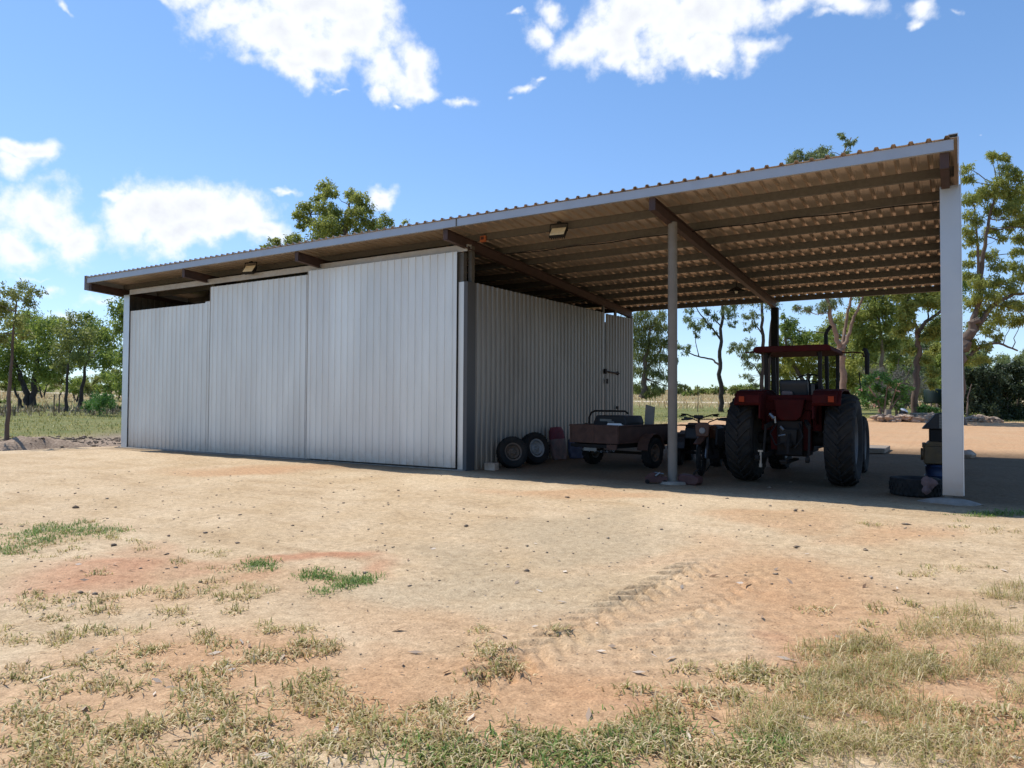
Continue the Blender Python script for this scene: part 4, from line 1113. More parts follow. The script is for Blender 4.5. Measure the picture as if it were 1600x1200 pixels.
plant('green_shrub', 'small bright green shrub standing in weeds left of the shed', 'shrub', [([(156, 640), (156, 622)], .05, .02)], [(150, 624, 12), (162, 620, 12), (156, 632, 14), (170, 630, 10), (142, 632, 9)], 45, 'leaf_f', 'bark_mid', None, None, 6, .7, .2, seed=8)
# farther gums between and behind them; each has its own crown
for i, (px, d, h, kind) in enumerate([(-20, 85, 52, 'b'), (12, 95, 46, 'a'), (66, 88, 50, 'b'), (92, 100, 40, 'a'), (118, 80, 44, 'b'), (146, 105, 42, 'a'), (168, 85, 46, 'b'), (186, 98, 50, 'a'), (76, 120, 34, 'b'), (132, 125, 34, 'a'), (30, 130, 36, 'b'), (200, 120, 38, 'b')]):
    plant('far_gum', 'smaller gum in the open wood far behind the left grass strip', 'tree', [([(px, 632), (px + R_.normal() * 4, 632 - h * .6)], .12, .05)] if i % 2 else [([(px, 632), (px - 6, 632 - h * .6)], .12, .05), ([(px + 2, 632), (px + 8, 632 - h * .65)], .12, .05)],
          ball(px, 632 - h * .78, h * .42, 7, R_), d, 'leaf_' + kind, 'bark_dark', 'far gums in the left wood', px, 6, .55, .4, seed=20 + i)
for i, (px, py, r, d) in enumerate([(8, 632, 11, 70), (30, 636, 9, 66), (74, 634, 10, 75), (92, 638, 8, 64), (112, 634, 9, 78), (136, 630, 10, 84), (176, 634, 10, 72), (60, 640, 7, 60), (192, 640, 9, 60), (20, 642, 7, 58), (122, 642, 7, 60)]):
    plant('understory_bush', 'low olive bush in the scrub under the left gums', 'bush', [([(px, py + 6, 0), (px, py, 0)], .05, .03)], ball(px, py, r, 7, R_, .4, .55, .7), d, ('leaf_b', 'leaf_a', 'leaf_e')[i % 3], 'bark_dark', 'bushes under the left gums', px, 6, .6, .3, .4, seed=150 + i)
for i, (px, py, r, d) in enumerate([(1212, 622, 12, 74), (1232, 618, 13, 70), (1254, 620, 12, 76), (1276, 616, 13, 72), (1298, 620, 13, 74), (1326, 618, 14, 70), (1346, 612, 15, 66), (1408, 622, 14, 58), (1424, 600, 15, 62), (1446, 610, 15, 60), (1464, 596, 15, 64), (1470, 630, 12, 56), (1395, 580, 14, 66), (1368, 582, 14, 68)]):
    plant('understory_bush', 'leafy bush among the trees beyond the tractor', 'bush', [([(px, py + 8, 0), (px, py, 0)], .05, .03)], ball(px, py, r, 9, R_, .4, .55, .9), d, ('leaf_b', 'leaf_i', 'leaf_h', 'leaf_e')[i % 4], 'bark_dark', 'bushes beyond the tractor', px, 6, .7, .3, .4, seed=170 + i)
#@ behind the roof
plant('gum_tree', 'tall gum whose rounded crown stands above the shed roof', 'tree', [([(530, 640), (528, 480), (532, 400), (540, 350), (545, 320)], .30, .06), ([(530, 420), (505, 370), (485, 335)], .12, .04), ([(534, 400), (560, 360), (578, 320)], .12, .04)],
      [(508, 292, 13), (516, 300, 12), (500, 308, 10), (478, 322, 12), (468, 335, 11), (480, 345, 11), (470, 352, 8), (505, 325, 14), (520, 330, 15), (508, 350, 18), (528, 355, 20), (546, 345, 14), (500, 372, 16), (520, 380, 20), (550, 305, 12), (562, 312, 14), (572, 322, 12), (555, 328, 13), (572, 345, 13), (580, 358, 12), (560, 368, 14), (585, 372, 10), (540, 385, 20), (565, 390, 20), (495, 395, 20)], 44, 'leaf_i', 'bark_mid', 'gums showing above the shed roof', None, 6.5, .95, .6, seed=40)
plant('gum_tree', 'gum with only leafy tips showing just left of the rounded crown above the roof', 'tree', [([(450, 640), (450, 420)], .2, .05)], [(462, 370, 9), (455, 378, 10), (470, 380, 10), (448, 390, 14), (430, 376, 8), (424, 384, 8), (440, 400, 18), (412, 388, 6), (418, 395, 12)], 50, 'leaf_i', 'bark_mid', 'gums showing above the shed roof', None, 6.5, .8, .6, seed=41)
plant('gum_tree', 'gum with a small tuft showing just right of the rounded crown above the roof', 'tree', [([(605, 640), (603, 400)], .2, .05)], [(598, 340, 9), (606, 345, 8), (594, 350, 9), (604, 358, 11), (614, 356, 5), (634, 346, 4), (600, 380, 20)], 52, 'leaf_i', 'bark_mid', 'gums showing above the shed roof', None, 6.5, .7, .6, seed=42)
#@ seen through the open bay
plant('weeping_gum', 'dense weeping gum right beside the back end of the side wall', 'tree', [([(1004, 622), (1008, 590), (1012, 550), (1016, 515)], .25, .08), ([(1010, 580), (1030, 550), (1038, 530)], .12, .05)],
      [(1000, 512, 16), (1018, 505, 15), (1034, 510, 13), (992, 530, 15), (1010, 530, 17), (1030, 530, 15), (1045, 532, 12), (998, 552, 16), (1018, 555, 16), (1036, 556, 13), (1048, 560, 10), (990, 575, 14), (1010, 578, 13), (1030, 582, 12), (1022, 602, 10), (1034, 606, 9), (1014, 612, 8), (1044, 588, 9), (985, 500, 16), (1005, 490, 14), (1030, 492, 12), (995, 602, 10), (1026, 614, 6), (1060, 600, 8), (1072, 604, 6)], 52, 'leaf_e', 'bark_mid', None, None, 7, .8, 1.6, .22, seed=50)
plant('thin_gum', 'thin dark stemmed gum with a long bare branch between the round post and the tractor', 'tree',
      [([(1127, 651), (1126, 610), (1124, 575), (1126, 540), (1127, 505), (1131, 470), (1138, 420)], .22, .08), ([(1124, 570), (1112, 561), (1090, 557), (1072, 551), (1066, 548)], .09, .03), ([(1126, 530), (1112, 512), (1095, 492), (1082, 470)], .08, .03), ([(1092, 557), (1087, 535), (1086, 515)], .04, .02), ([(1127, 510), (1115, 497), (1098, 484)], .06, .03)],
      [(1072, 548, 7), (1064, 540, 7), (1078, 540, 6), (1082, 506, 9), (1075, 496, 8), (1092, 510, 9), (1098, 500, 8), (1088, 520, 6), (1112, 508, 7), (1118, 520, 5), (1116, 494, 8), (1140, 492, 9), (1144, 504, 7), (1132, 484, 10), (1105, 485, 8), (1076, 484, 8), (1150, 470, 14), (1120, 455, 18), (1095, 460, 16)], 62, 'leaf_h', 'bark_dark', None, None, 6.5, .6, .9, .26, seed=51)
plant('thin_gum', 'gum with twin thin dark stems rising behind the left end of the tractor canopy', 'tree',
      [([(1191, 640), (1191, 600), (1193, 545), (1191, 500), (1190, 455)], .16, .08), ([(1200, 640), (1201, 580), (1204, 520), (1207, 490), (1203, 455)], .14, .06), ([(1191, 590), (1178, 570), (1160, 560)], .05, .02), ([(1192, 525), (1180, 505), (1172, 488)], .05, .02)],
      [(1160, 545, 11), (1150, 538, 9), (1172, 535, 10), (1165, 555, 9), (1142, 545, 6), (1170, 568, 9), (1178, 552, 10), (1164, 585, 6), (1172, 592, 6), (1165, 496, 8), (1175, 505, 8), (1182, 488, 9), (1170, 512, 6), (1185, 575, 8), (1180, 600, 6), (1205, 470, 14), (1180, 465, 14)], 50, 'leaf_h', 'bark_dark', None, None, 6.5, .6, .8, .26, seed=52)
plant('round_tree', 'low spreading tree with yellow green leaves seen under the tractor canopy', 'tree',
      [([(1262, 640), (1258, 600), (1240, 570), (1232, 550)], .24, .07), ([(1266, 640), (1270, 600), (1285, 570), (1292, 548)], .22, .07), ([(1262, 610), (1262, 580), (1266, 550)], .14, .06)],
      [(1228, 560, 17), (1248, 552, 17), (1268, 550, 17), (1288, 552, 17), (1304, 560, 16), (1238, 578, 16), (1258, 575, 15), (1280, 576, 16), (1300, 582, 15), (1218, 580, 15), (1212, 598, 12), (1230, 596, 11), (1296, 600, 12), (1314, 592, 13), (1276, 596, 9), (1322, 570, 14), (1328, 590, 12), (1204, 570, 12), (1336, 600, 14)], 58, 'leaf_c', 'bark_mid', None, None, 6.5, 1.0, .5, .35, seed=53)
plant('gum_tree', 'bushy gum with green crown showing above the left half of the tractor canopy', 'tree', [([(1232, 640), (1230, 560), (1226, 500)], .2, .06)],
      [(1228, 508, 12), (1236, 520, 13), (1222, 522, 10), (1240, 502, 10), (1250, 528, 13), (1262, 522, 10), (1276, 530, 12), (1216, 538, 12), (1234, 536, 14), (1290, 530, 14), (1258, 538, 14), (1302, 516, 10), (1225, 494, 6)], 72, 'leaf_b', 'bark_mid', None, None, 6, .75, .5, seed=54)
plant('forked_gum', 'big gum with a smooth pinkish forked trunk behind the tractor, its top above the roof', 'tree',
      [([(1317, 645), (1317, 600), (1316, 565), (1314, 545)], .21, .17), ([(1314, 550), (1307, 525), (1298, 495), (1293, 470), (1288, 420), (1280, 330), (1275, 260)], .15, .05), ([(1315, 548), (1320, 515), (1324, 490), (1330, 465), (1318, 400), (1312, 300), (1318, 240), (1330, 215)], .10, .03), ([(1317, 545), (1328, 520), (1334, 495), (1345, 472), (1360, 430)], .11, .05)],
      [(1240, 243, 9), (1250, 236, 8), (1246, 250, 8), (1262, 248, 10), (1274, 240, 10), (1284, 232, 10), (1290, 244, 10), (1278, 254, 10), (1300, 246, 8), (1318, 214, 6), (1312, 208, 4), (1326, 224, 6), (1334, 220, 4), (1322, 240, 6), (1305, 258, 12), (1235, 255, 8), (1260, 270, 20), (1300, 290, 24), (1330, 300, 24), (1270, 320, 26), (1310, 350, 30), (1350, 370, 28), (1280, 390, 26), (1330, 420, 26), (1368, 262, 7), (1300, 470, 12), (1284, 478, 10), (1262, 482, 8), (1244, 480, 7), (1372, 255, 4)], 42, 'leaf_h', 'bark_pale', None, None, 7, .85, .9, .25, seed=55)
plant('gum_tree', 'leafy gum with a pale thin trunk between the forked trunk and the frangipani', 'tree', [([(1376, 640), (1376, 590), (1378, 550), (1374, 505), (1370, 470)], .2, .08)],
      [(1350, 490, 17), (1368, 480, 18), (1386, 486, 17), (1356, 512, 17), (1378, 508, 15), (1398, 510, 15), (1344, 535, 16), (1364, 535, 14), (1394, 535, 14), (1408, 490, 15), (1350, 560, 14), (1340, 580, 12), (1400, 560, 12), (1412, 530, 12), (1360, 455, 22), (1395, 455, 22), (1336, 510, 14), (1334, 490, 14)], 60, 'leaf_i', 'bark_pale', None, None, 7, .95, .7, seed=56)
plant('gum_tree', 'gum with a sloping limb and reddish brown trunk left of the white clad post', 'tree',
      [([(1428, 648), (1430, 610), (1433, 575), (1435, 545), (1434, 515)], .19, .14), ([(1434, 520), (1444, 505), (1456, 497), (1472, 484), (1490, 465)], .12, .06), ([(1434, 518), (1428, 500), (1420, 480), (1415, 450)], .09, .04), ([(1450, 500), (1450, 488), (1456, 478)], .05, .03)],
      [(1418, 478, 14), (1436, 472, 13), (1456, 470, 13), (1462, 515, 12), (1448, 525, 10), (1420, 505, 11), (1408, 515, 11), (1460, 545, 11), (1448, 560, 10), (1462, 580, 11), (1455, 600, 9), (1468, 500, 10), (1440, 455, 16), (1410, 455, 16), (1470, 455, 14), (1420, 545, 9), (1415, 490, 12)], 41, 'leaf_i', 'bark_mid', None, None, 7.5, .9, .7, seed=57)
plant('gum_tree', 'broad leafy gum filling the view right above the tractor seat behind the forked trunk', 'tree', [([(1330, 640), (1332, 570), (1336, 520)], .2, .06), ([(1334, 600), (1356, 560), (1366, 520)], .12, .05)],
      [(1306, 500, 14), (1322, 512, 15), (1340, 520, 15), (1300, 525, 13), (1318, 535, 15), (1336, 545, 15), (1352, 540, 14), (1310, 555, 14), (1330, 568, 14), (1350, 570, 13), (1368, 560, 14), (1344, 592, 12), (1364, 590, 12), (1312, 580, 12), (1325, 600, 11), (1382, 575, 12), (1290, 545, 12), (1288, 515, 11), (1376, 600, 10), (1352, 612, 9)], 78, 'leaf_i', 'bark_mid', None, None, 6, .9, .6, seed=61)
plant('gum_tree', 'shaded gum with a leaning dark trunk deep behind the sloping limb', 'tree', [([(1416, 640), (1412, 600), (1408, 570), (1404, 540)], .28, .14), ([(1408, 572), (1398, 555), (1392, 540)], .12, .06)],
      [(1400, 575, 12), (1412, 548, 12), (1398, 590, 12), (1385, 560, 12), (1424, 580, 12), (1440, 590, 12), (1420, 610, 14), (1445, 615, 14), (1388, 600, 12), (1395, 530, 14), (1430, 540, 12), (1440, 570, 12)], 70, 'leaf_h', 'bark_dark', None, None, 6, .6, .6, seed=58)
plant('gum_tree', 'large loose gum filling the sky right of the white clad post', 'tree',
      [([(1496, 640), (1496, 590), (1502, 550), (1512, 525), (1530, 500)], .34, .18), ([(1505, 545), (1520, 520), (1550, 478), (1578, 462), (1612, 455)], .17, .06), ([(1512, 525), (1530, 470), (1536, 400), (1545, 340), (1560, 290)], .15, .04), ([(1530, 440), (1528, 380), (1522, 320)], .08, .03), ([(1508, 560), (1535, 540), (1560, 535), (1590, 548)], .09, .04)],
      [(1510, 262, 9), (1512, 278, 10), (1546, 240, 9), (1560, 243, 8), (1572, 246, 6), (1574, 262, 12), (1585, 275, 14), (1560, 285, 14), (1545, 300, 15), (1530, 305, 14), (1516, 310, 13), (1575, 300, 16), (1592, 305, 15), (1605, 290, 14), (1588, 325, 14), (1570, 325, 14), (1550, 325, 12), (1600, 340, 15), (1516, 335, 11), (1530, 345, 10), (1512, 360, 11), (1518, 375, 12), (1546, 360, 11), (1580, 350, 12), (1596, 372, 12), (1590, 390, 11), (1566, 370, 8), (1525, 395, 9), (1548, 398, 11), (1560, 415, 12), (1585, 415, 11), (1598, 432, 13), (1514, 410, 9), (1516, 430, 11), (1530, 440, 12), (1546, 440, 13), (1562, 440, 11), (1580, 448, 12), (1530, 462, 13), (1552, 462, 14), (1572, 475, 14), (1592, 475, 13), (1515, 470, 11), (1540, 485, 13), (1560, 495, 13), (1580, 500, 12), (1598, 498, 11), (1522, 510, 11), (1545, 515, 12), (1516, 535, 10), (1538, 540, 10), (1560, 525, 9), (1530, 560, 12), (1510, 560, 10), (1620, 300, 22), (1625, 350, 24), (1620, 420, 24), (1625, 480, 20)], 36, 'leaf_i', 'bark_mid', None, None, 7.5, .85, .7, .28, seed=59)
plant('gum_tree', 'greener gum partly hidden behind the white clad post', 'tree', [([(1480, 640), (1478, 560), (1484, 480)], .24, .08)],
      [(1480, 500, 18), (1468, 520, 14), (1490, 530, 18), (1475, 560, 18), (1495, 570, 16), (1466, 600, 14), (1486, 610, 16), (1460, 565, 12), (1490, 470, 20), (1500, 440, 20), (1470, 470, 18)], 55, 'leaf_b', 'bark_mid', None, None, 7, .7, .5, seed=60)
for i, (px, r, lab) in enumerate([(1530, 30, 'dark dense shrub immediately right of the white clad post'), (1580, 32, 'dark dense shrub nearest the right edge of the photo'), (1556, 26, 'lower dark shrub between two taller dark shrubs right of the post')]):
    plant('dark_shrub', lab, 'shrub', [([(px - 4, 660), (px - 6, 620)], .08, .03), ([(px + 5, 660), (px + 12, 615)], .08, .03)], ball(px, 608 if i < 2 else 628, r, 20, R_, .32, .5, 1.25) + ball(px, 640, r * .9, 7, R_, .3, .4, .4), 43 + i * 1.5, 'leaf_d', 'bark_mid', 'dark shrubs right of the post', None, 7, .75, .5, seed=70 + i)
plant('grey_shrub', 'grey twiggy half bare shrub behind the frangipani', 'shrub', [([(1400, 650), (1398, 610), (1380, 570)], .05, .02), ([(1404, 650), (1412, 600), (1425, 570)], .05, .02), ([(1402, 640), (1400, 590), (1405, 560)], .04, .015)],
      ball(1395, 600, 42, 24, R_, .2, .32, .75) + [(1440, 600, 14), (1452, 610, 12), (1358, 580, 12)], 47, 'leaf_g', 'bark_mid', None, None, 9, .55, -.5, .06, seed=75)
fr = plant('frangipani', 'frangipani bush with big green leaves and pink flower heads in the stone bed', 'shrub', [([(1378, 655), (1372, 625), (1358, 605)], .07, .035), ([(1380, 655), (1384, 620), (1388, 595)], .06, .03), ([(1382, 655), (1398, 628), (1412, 612)], .06, .03), ([(1384, 630), (1400, 605), (1408, 598)], .04, .02)],
      [(1352, 602, 8), (1362, 592, 9), (1376, 588, 9), (1388, 596, 9), (1370, 606, 9), (1400, 602, 9), (1412, 610, 8), (1384, 615, 9), (1396, 622, 8), (1354, 618, 8), (1366, 626, 8), (1352, 632, 7), (1380, 632, 8), (1404, 634, 7), (1344, 610, 6), (1414, 624, 6)], 41, 'leaf_f', 'bark_pale', None, None, 10, .32, .1, .34, seed=76)
for i, (px, py) in enumerate([(1372, 590), (1345, 609), (1403, 601), (1402, 611), (1366, 634), (1390, 604)]):
    p = at(px, py, 40.5) - np.array(fr.location); m_ = MB()
    for k in range(9):
        q = p + RNG.normal(size=3) * .06; m_.blob(tuple(q), .045, .045, .03, i * 9 + k, .2, 6, 4)
    m_.build('flower_head', M['flower'], fr, True)
plant('low_shrub', 'low broad leaved green plant at the foot of the reddish brown trunk', 'shrub', [([(1444, 658), (1444, 645)], .03, .02)], [(1434, 642, 7), (1444, 638, 7), (1454, 641, 7), (1440, 648, 7), (1452, 649, 6), (1462, 640, 6), (1430, 650, 5)], 41, 'leaf_f', 'bark_mid', None, None, 8, .5, .2, .34, seed=77)
plant('low_shrub', 'low grassy shrub between the dark shrubs and the white clad post', 'shrub', [([(1522, 662), (1520, 650)], .03, .02), ([(1510, 662), (1512, 620), (1518, 600)], .05, .02)], [(1524, 652, 7), (1534, 654, 6), (1514, 655, 6), (1544, 655, 5)], 40.5, 'leaf_a', 'bark_pale', None, None, 8, .5, .2, .3, seed=78)
# low scrub across the back of the paddock
for i, (px, r) in enumerate([(996, 9), (1012, 10), (1030, 8), (1062, 9), (1076, 9), (1090, 10), (1104, 11), (1118, 10), (1132, 9), (1146, 11), (1158, 12), (1170, 13), (1182, 12), (1196, 13), (1214, 13), (1234, 12), (1252, 13), (1274, 13), (1296, 13), (1320, 13), (1340, 13)]):
    d = 150 + 14 * R_.random(); b_ = at(px, 640, d); hb = 600 - FPX * 0
    zb = gz(b_[0], b_[1]); pyb = 600 - FPX * float(np.dot(np.array([b_[0], b_[1], zb]) - CAM, UP)) / d
    plant('scrub_bush', 'rounded green bush in the low scrub line across the paddock', 'bush', [([(px, pyb, 0), (px, pyb - r * .6, 0)], .1, .05)], ball(px, pyb - r * .62, r * .85, 9, R_, .4, .6, .8) + ball(px, pyb - r * .3, r, 3, R_, .35, .45, .3), d, ('leaf_b', 'leaf_a')[i % 2], 'bark_dark', 'bushes of the far scrub line', px, 4.5, .8, .3, .45, seed=90 + i, flat_base=False)
# a few tall gums closing the gaps far behind the stone bed
for i, (px, d, h) in enumerate([(1352, 95, 90), (1384, 88, 110), (1412, 100, 100), (1446, 92, 120), (1470, 85, 110), (1505, 90, 100), (1540, 82, 90), (1575, 95, 80), (1610, 88, 90)]):
    plant('far_gum', 'hazy green gum closing the gap far behind the stone bed', 'tree', [([(px, 632), (px + R_.normal() * 4, 632 - h * .55)], .2, .08)], ball(px, 632 - h * .6, h * .34, 15, R_, .3, .42, 1.2), d, ('leaf_h', 'leaf_a')[i % 2], 'bark_mid', 'far gums behind the stone bed', px, 6, .6, .4, seed=120 + i)

# ------------------------------------------------------------------ stone bed
protos = []
for k in range(4):
    mb = MB().blob((0, 0, .09), .20 + .05 * k, .15 + .03 * (k % 2), .11 + .02 * k, 30 + k, .42, 9, 6)
    protos.append(mb)
rr = random.Random(4); first = {}
nr = 0
for i in range(66):
    if i < 46: px = 1368 + i * 1.45 * 1.45 + rr.uniform(-2, 2); d = 39.3 + rr.uniform(-.5, .7)
    else: px = 1512 + (i - 46) * 2.6 + rr.uniform(-2, 2); d = 39.6 + rr.uniform(-.3, .6)
    if px > 1600: continue
    p = at(px, 650, d); k = i % 4; zl = gz(p[0], p[1]) + (rr.choice([0, 0, .14, .22]) if i < 46 else rr.choice([0, 0, .12]))
    if k not in first: o = protos[k].build('border_rock', M['rock'], None, False); first[k] = o
    else: o = first[k].copy(); COL.objects.link(o)
    o.location = (p[0], p[1], zl - .03); o.rotation_euler = (rr.uniform(-.3, .3), rr.uniform(-.3, .3), rr.uniform(0, 6.28)); s = rr.uniform(.7, 1.25); o.scale = (s, s, s * rr.uniform(.7, 1.1))
    tag(o, 'rough brown and tan stone in the low stone edging of the garden bed', 'stone', 'stones edging the garden bed')
p = at(1387, 650, 40); z_ = gz(p[0], p[1])
o = MB().tube([(0, 0, -.1), (.0, 0, .3), (.03, 0, .66)], [.22, .19, .16], 12).build('tree_stump', M['wood'], None, True, 0, (p[0], p[1], z_)); tag(o, 'short pale weathered stump behind the stone edging', 'stump')
p = at(1408, 650, 39.7); z_ = gz(p[0], p[1])
t = thing('old_bucket', 'white topped dark bucket tipped over on the garden stones', 'bucket', (p[0], p[1], z_ + .25)); t.rotation_euler = (.2, math.radians(28), .4)
MB().lathe([(.001, 0), (.15, 0), (.19, .38), (.18, .38), (.14, .02), (.001, .02)], (0, 0, 0), 'z', 18, False).build('body', M['plastic'], t, True)
MB().blob((-.05, 0, .40), .20, .15, .10, 6, .3).build('white_load', M['white'], t, True)
t = MB().tube([(0, 0, .45), (.25, -.1, .38), (.5, -.2, .05), (.55, -.25, -.1)], [.05, .06, .05, .03], 8).build('drift_branch', M['wood'], None, True, 0, tuple(at(1424, 650, 40) * np.array([1, 1, 0]) + np.array([0, 0, gz(*at(1424, 650, 40)[:2])])))
tag(t, 'bent grey dead branch sticking up from the garden stones', 'branch')
p = at(1424, 650, 39.9); q = at(1462, 650, 40.4); m_ = MB().tube([(0, 0, .38), tuple((q - p) * np.array([1, 1, 0]) * .5 + np.array([0, 0, .40])), tuple((q - p) * np.array([1, 1, 0]) + np.array([0, 0, .37]))], [.11, .10, .09], 10)
o = m_.build('pale_log', M['wood'], None, True, 0, (p[0], p[1], gz(p[0], p[1]))); tag(o, 'long pale log lying on top of the stone edging', 'log')
p = at(1464, 650, 42); o = MB().tube([(0, 0, -.1), (0, 0, .95)], .06, 8).build('wooden_peg', M['wood'], None, True, 0, (p[0], p[1], gz(p[0], p[1]))); tag(o, 'short pale wooden peg left of the white clad post in the garden', 'peg')
p = at(1460, 650, 46); t = thing('green_tank', 'dark green plastic tank on a low stand in the garden shade', 'tank', (p[0], p[1], gz(p[0], p[1])), .5)
MB().lathe([(.001, .95), (.55, .95), (.6, 1.0), (.6, 1.75), (.55, 1.85), (.001, 1.9)], (0, 0, 0), 'z', 24, False).build('body', M['greentank'], t, True)
for a in (0, 1, 2, 3): MB().box(-.45 + .8 * (a % 2), -.35 + .8 * (a % 2), -.45 + .8 * (a // 2), -.35 + .8 * (a // 2), -.1, .948).build('leg', M['wood'], t)
p = at(1090, 650, 60); o = MB().tube([(0, 0, -.2), (.05, 0, 1.1), (.0, 0, 2.3)], [.035, .03, .02], 6).build('bare_stake', M['bark_mid'], None, True, 0, (p[0], p[1], gz(p[0], p[1]))); tag(o, 'thin bare stake in the paddock right of the round post', 'stake')
for i, px in enumerate((28, 84, 92, 140, 176)):
    p = at(px, 650, 47); o = MB().tube([(0, 0, -.2), (.01, 0, 1.25)], .04, 6).build('fence_stake', M['bark_mid'], None, True, 0, (p[0], p[1], gz(p[0], p[1]))); tag(o, 'thin dark stake in the weeds left of the shed', 'stake', 'stakes in the left weeds')


# ------------------------------------------------------------------ grass, gravel and litter
def blades(x, y, L, W, lean, tint, rng, segs=2):
    n = len(x); z = height(x, y) - .004
    a = rng.random(n) * 2 * PI; dx, dy = np.cos(a), np.sin(a); wx, wy = -dy, dx
    P0 = np.stack([x, y, z], 1); D = np.stack([dx, dy, 0 * dx], 1); Wv = np.stack([wx, wy, 0 * wx], 1)
    up = np.array([0, 0, 1.0]); ln = lean[:, None]; LL = L[:, None]; WW = W[:, None]
    m1 = P0 + (up * (.55 - .12 * ln) + D * .34 * ln) * LL; tip = P0 + (up * (1.0 - .55 * ln) + D * .85 * ln) * LL
    V = np.stack([P0 - Wv * WW * .5, P0 + Wv * WW * .5, m1 + Wv * WW * .42, m1 - Wv * WW * .42, tip + Wv * WW * .08, tip - Wv * WW * .08], 1).reshape(-1, 3)
    b_ = np.arange(n)[:, None] * 6
    F = np.concatenate([b_ + np.array([0, 1, 2, 3]), b_ + np.array([3, 2, 4, 5])], 1).reshape(-1, 4)
    return V, F, np.repeat(tint, 2)


def tufts(px, py, rng, n_blade, spread, Lm, Wm, lean0=.75):
    """scatter tufts at ground points seen at px, py; returns blade arrays"""
    x, y, z = ground_hit(px, py)
    k = len(x); n = n_blade
    tl = Lm * (.6 + .8 * rng.random(k)); tt = rng.random(k) * .6
    X_ = (x[:, None] + rng.normal(size=(k, n)) * spread).ravel(); Y_ = (y[:, None] + rng.normal(size=(k, n)) * spread).ravel()
    L = (tl[:, None] * (.5 + .8 * rng.random((k, n)))).ravel(); T_ = (tt[:, None] + .45 * rng.random((k, n))).ravel()
    return X_, Y_, L, np.full(k * n, Wm) * (.7 + .6 * rng.random(k * n)), np.clip(lean0 + .35 * rng.normal(size=k * n), .15, 1.35), T_


def scatter(patches, rng, thin=1.0):
    PX = []; PY = []
    for (px, py, rx, ry, n) in patches:
        n = max(3, int(n * thin)); a = rng.random(n) * 2 * PI; q = np.sqrt(rng.random(n)) * (1 + .25 * rng.normal(size=n))
        PX.append(px + rx * q * np.cos(a)); PY.append(py + ry * q * np.sin(a))
    PX = np.concatenate(PX); PY = np.concatenate(PY); ok = (PY < 1260)
    return PX[ok], PY[ok]


g = np.random.default_rng(77)
mix_patches = [  # tufts scattered over the bare soil, left to right
    (60, 845, 90, 26, 90), (150, 830, 60, 14, 34), (185, 845, 35, 7, 16), (130, 940, 60, 12, 40), (55, 935, 25, 16, 26), (75, 968, 30, 9, 18), (150, 895, 20, 5, 6),
    (235, 858, 30, 5, 10), (320, 862, 30, 8, 18), (270, 880, 16, 8, 9), (345, 890, 30, 7, 12), (310, 920, 50, 9, 24), (260, 930, 30, 10, 18), (220, 930, 16, 9, 10), (370, 925, 60, 11, 44), (265, 958, 18, 10, 12), (290, 970, 20, 7, 9),
    (160, 955, 30, 10, 16), (70, 1000, 60, 10, 26), (20, 990, 20, 18, 14), (150, 985, 40, 11, 22), (205, 990, 18, 7, 8), (330, 1000, 14, 7, 6), (375, 953, 14, 5, 8), (310, 1000, 20, 9, 12), (350, 1015, 30, 7, 10), (230, 1015, 40, 10, 22), (160, 1040, 50, 12, 26), (40, 1050, 40, 14, 22), (245, 1045, 25, 8, 12),
    (440, 985, 50, 9, 26), (480, 1008, 38, 9, 28), (515, 1018, 20, 8, 16), (420, 1030, 38, 12, 34), (345, 1055, 40, 18, 30), (300, 1085, 50, 22, 34), (190, 1075, 60, 18, 30), (90, 1070, 40, 16, 20), (20, 1110, 40, 20, 26), (330, 1095, 40, 16, 22),
    (470, 1080, 45, 18, 40), (520, 1105, 45, 20, 46), (560, 1120, 40, 22, 34), (490, 1060, 26, 8, 16), (120, 1140, 90, 30, 60), (270, 1150, 90, 30, 70), (400, 1160, 80, 30, 60), (520, 1170, 60, 26, 46), (350, 1120, 60, 18, 34), (60, 1180, 80, 24, 60), (430, 1205, 90, 14, 40), (200, 1200, 120, 18, 60),
    (755, 1020, 30, 14, 30), (780, 1045, 38, 14, 44), (735, 1060, 16, 6, 8), (745, 985, 12, 5, 5), (690, 1115, 34, 20, 44), (640, 1150, 60, 26, 70), (745, 1095, 10, 7, 6),
    (830, 1165, 60, 26, 90), (720, 1180, 70, 24, 90), (1000, 1150, 70, 26, 110), (1040, 1130, 40, 24, 60), (930, 1180, 60, 24, 70), (1060, 1080, 14, 6, 8), (870, 985, 10, 4, 4), (1070, 1045, 18, 6, 9), (1110, 1080, 10, 4, 4), (985, 1080, 26, 4, 8), (1045, 1105, 10, 12, 9),
    (1160, 1050, 50, 12, 40), (1220, 1062, 60, 18, 60), (1140, 1085, 38, 8, 26), (1100, 1095, 18, 6, 8), (1290, 1080, 20, 12, 18), (1200, 1180, 90, 24, 90), (1100, 1190, 60, 20, 60), (1320, 1010, 30, 9, 16), (1450, 1020, 20, 5, 8), (1450, 895, 14, 6, 6), (1520, 890, 30, 5, 10), (1420, 900, 30, 5, 10), (1280, 955, 22, 5, 8), (1370, 955, 18, 7, 9), (1350, 975, 12, 4, 5), (1425, 945, 20, 5, 7), (1370, 820, 22, 4, 6), (1500, 820, 26, 4, 8), (1560, 830, 40, 5, 12),
    (1440, 1160, 60, 20, 40), (1530, 1150, 60, 20, 30), (1500, 1110, 60, 12, 18), (1570, 1120, 40, 14, 16)]
px, py = scatter(mix_patches, g, .38)
A_ = tufts(px, py, g, 8, .036, .058, .0085, .95)
V, F, t_ = blades(*A_[:5], A_[5], g); o = quick_mesh('grass', V, F, 4, M['grass'], t_); tag(o, 'short tufts of green grass scattered over the sandy ground', 'grass', kind='stuff')
B2 = tufts(px, py, g, 12, .05, .058, .008, 1.05)
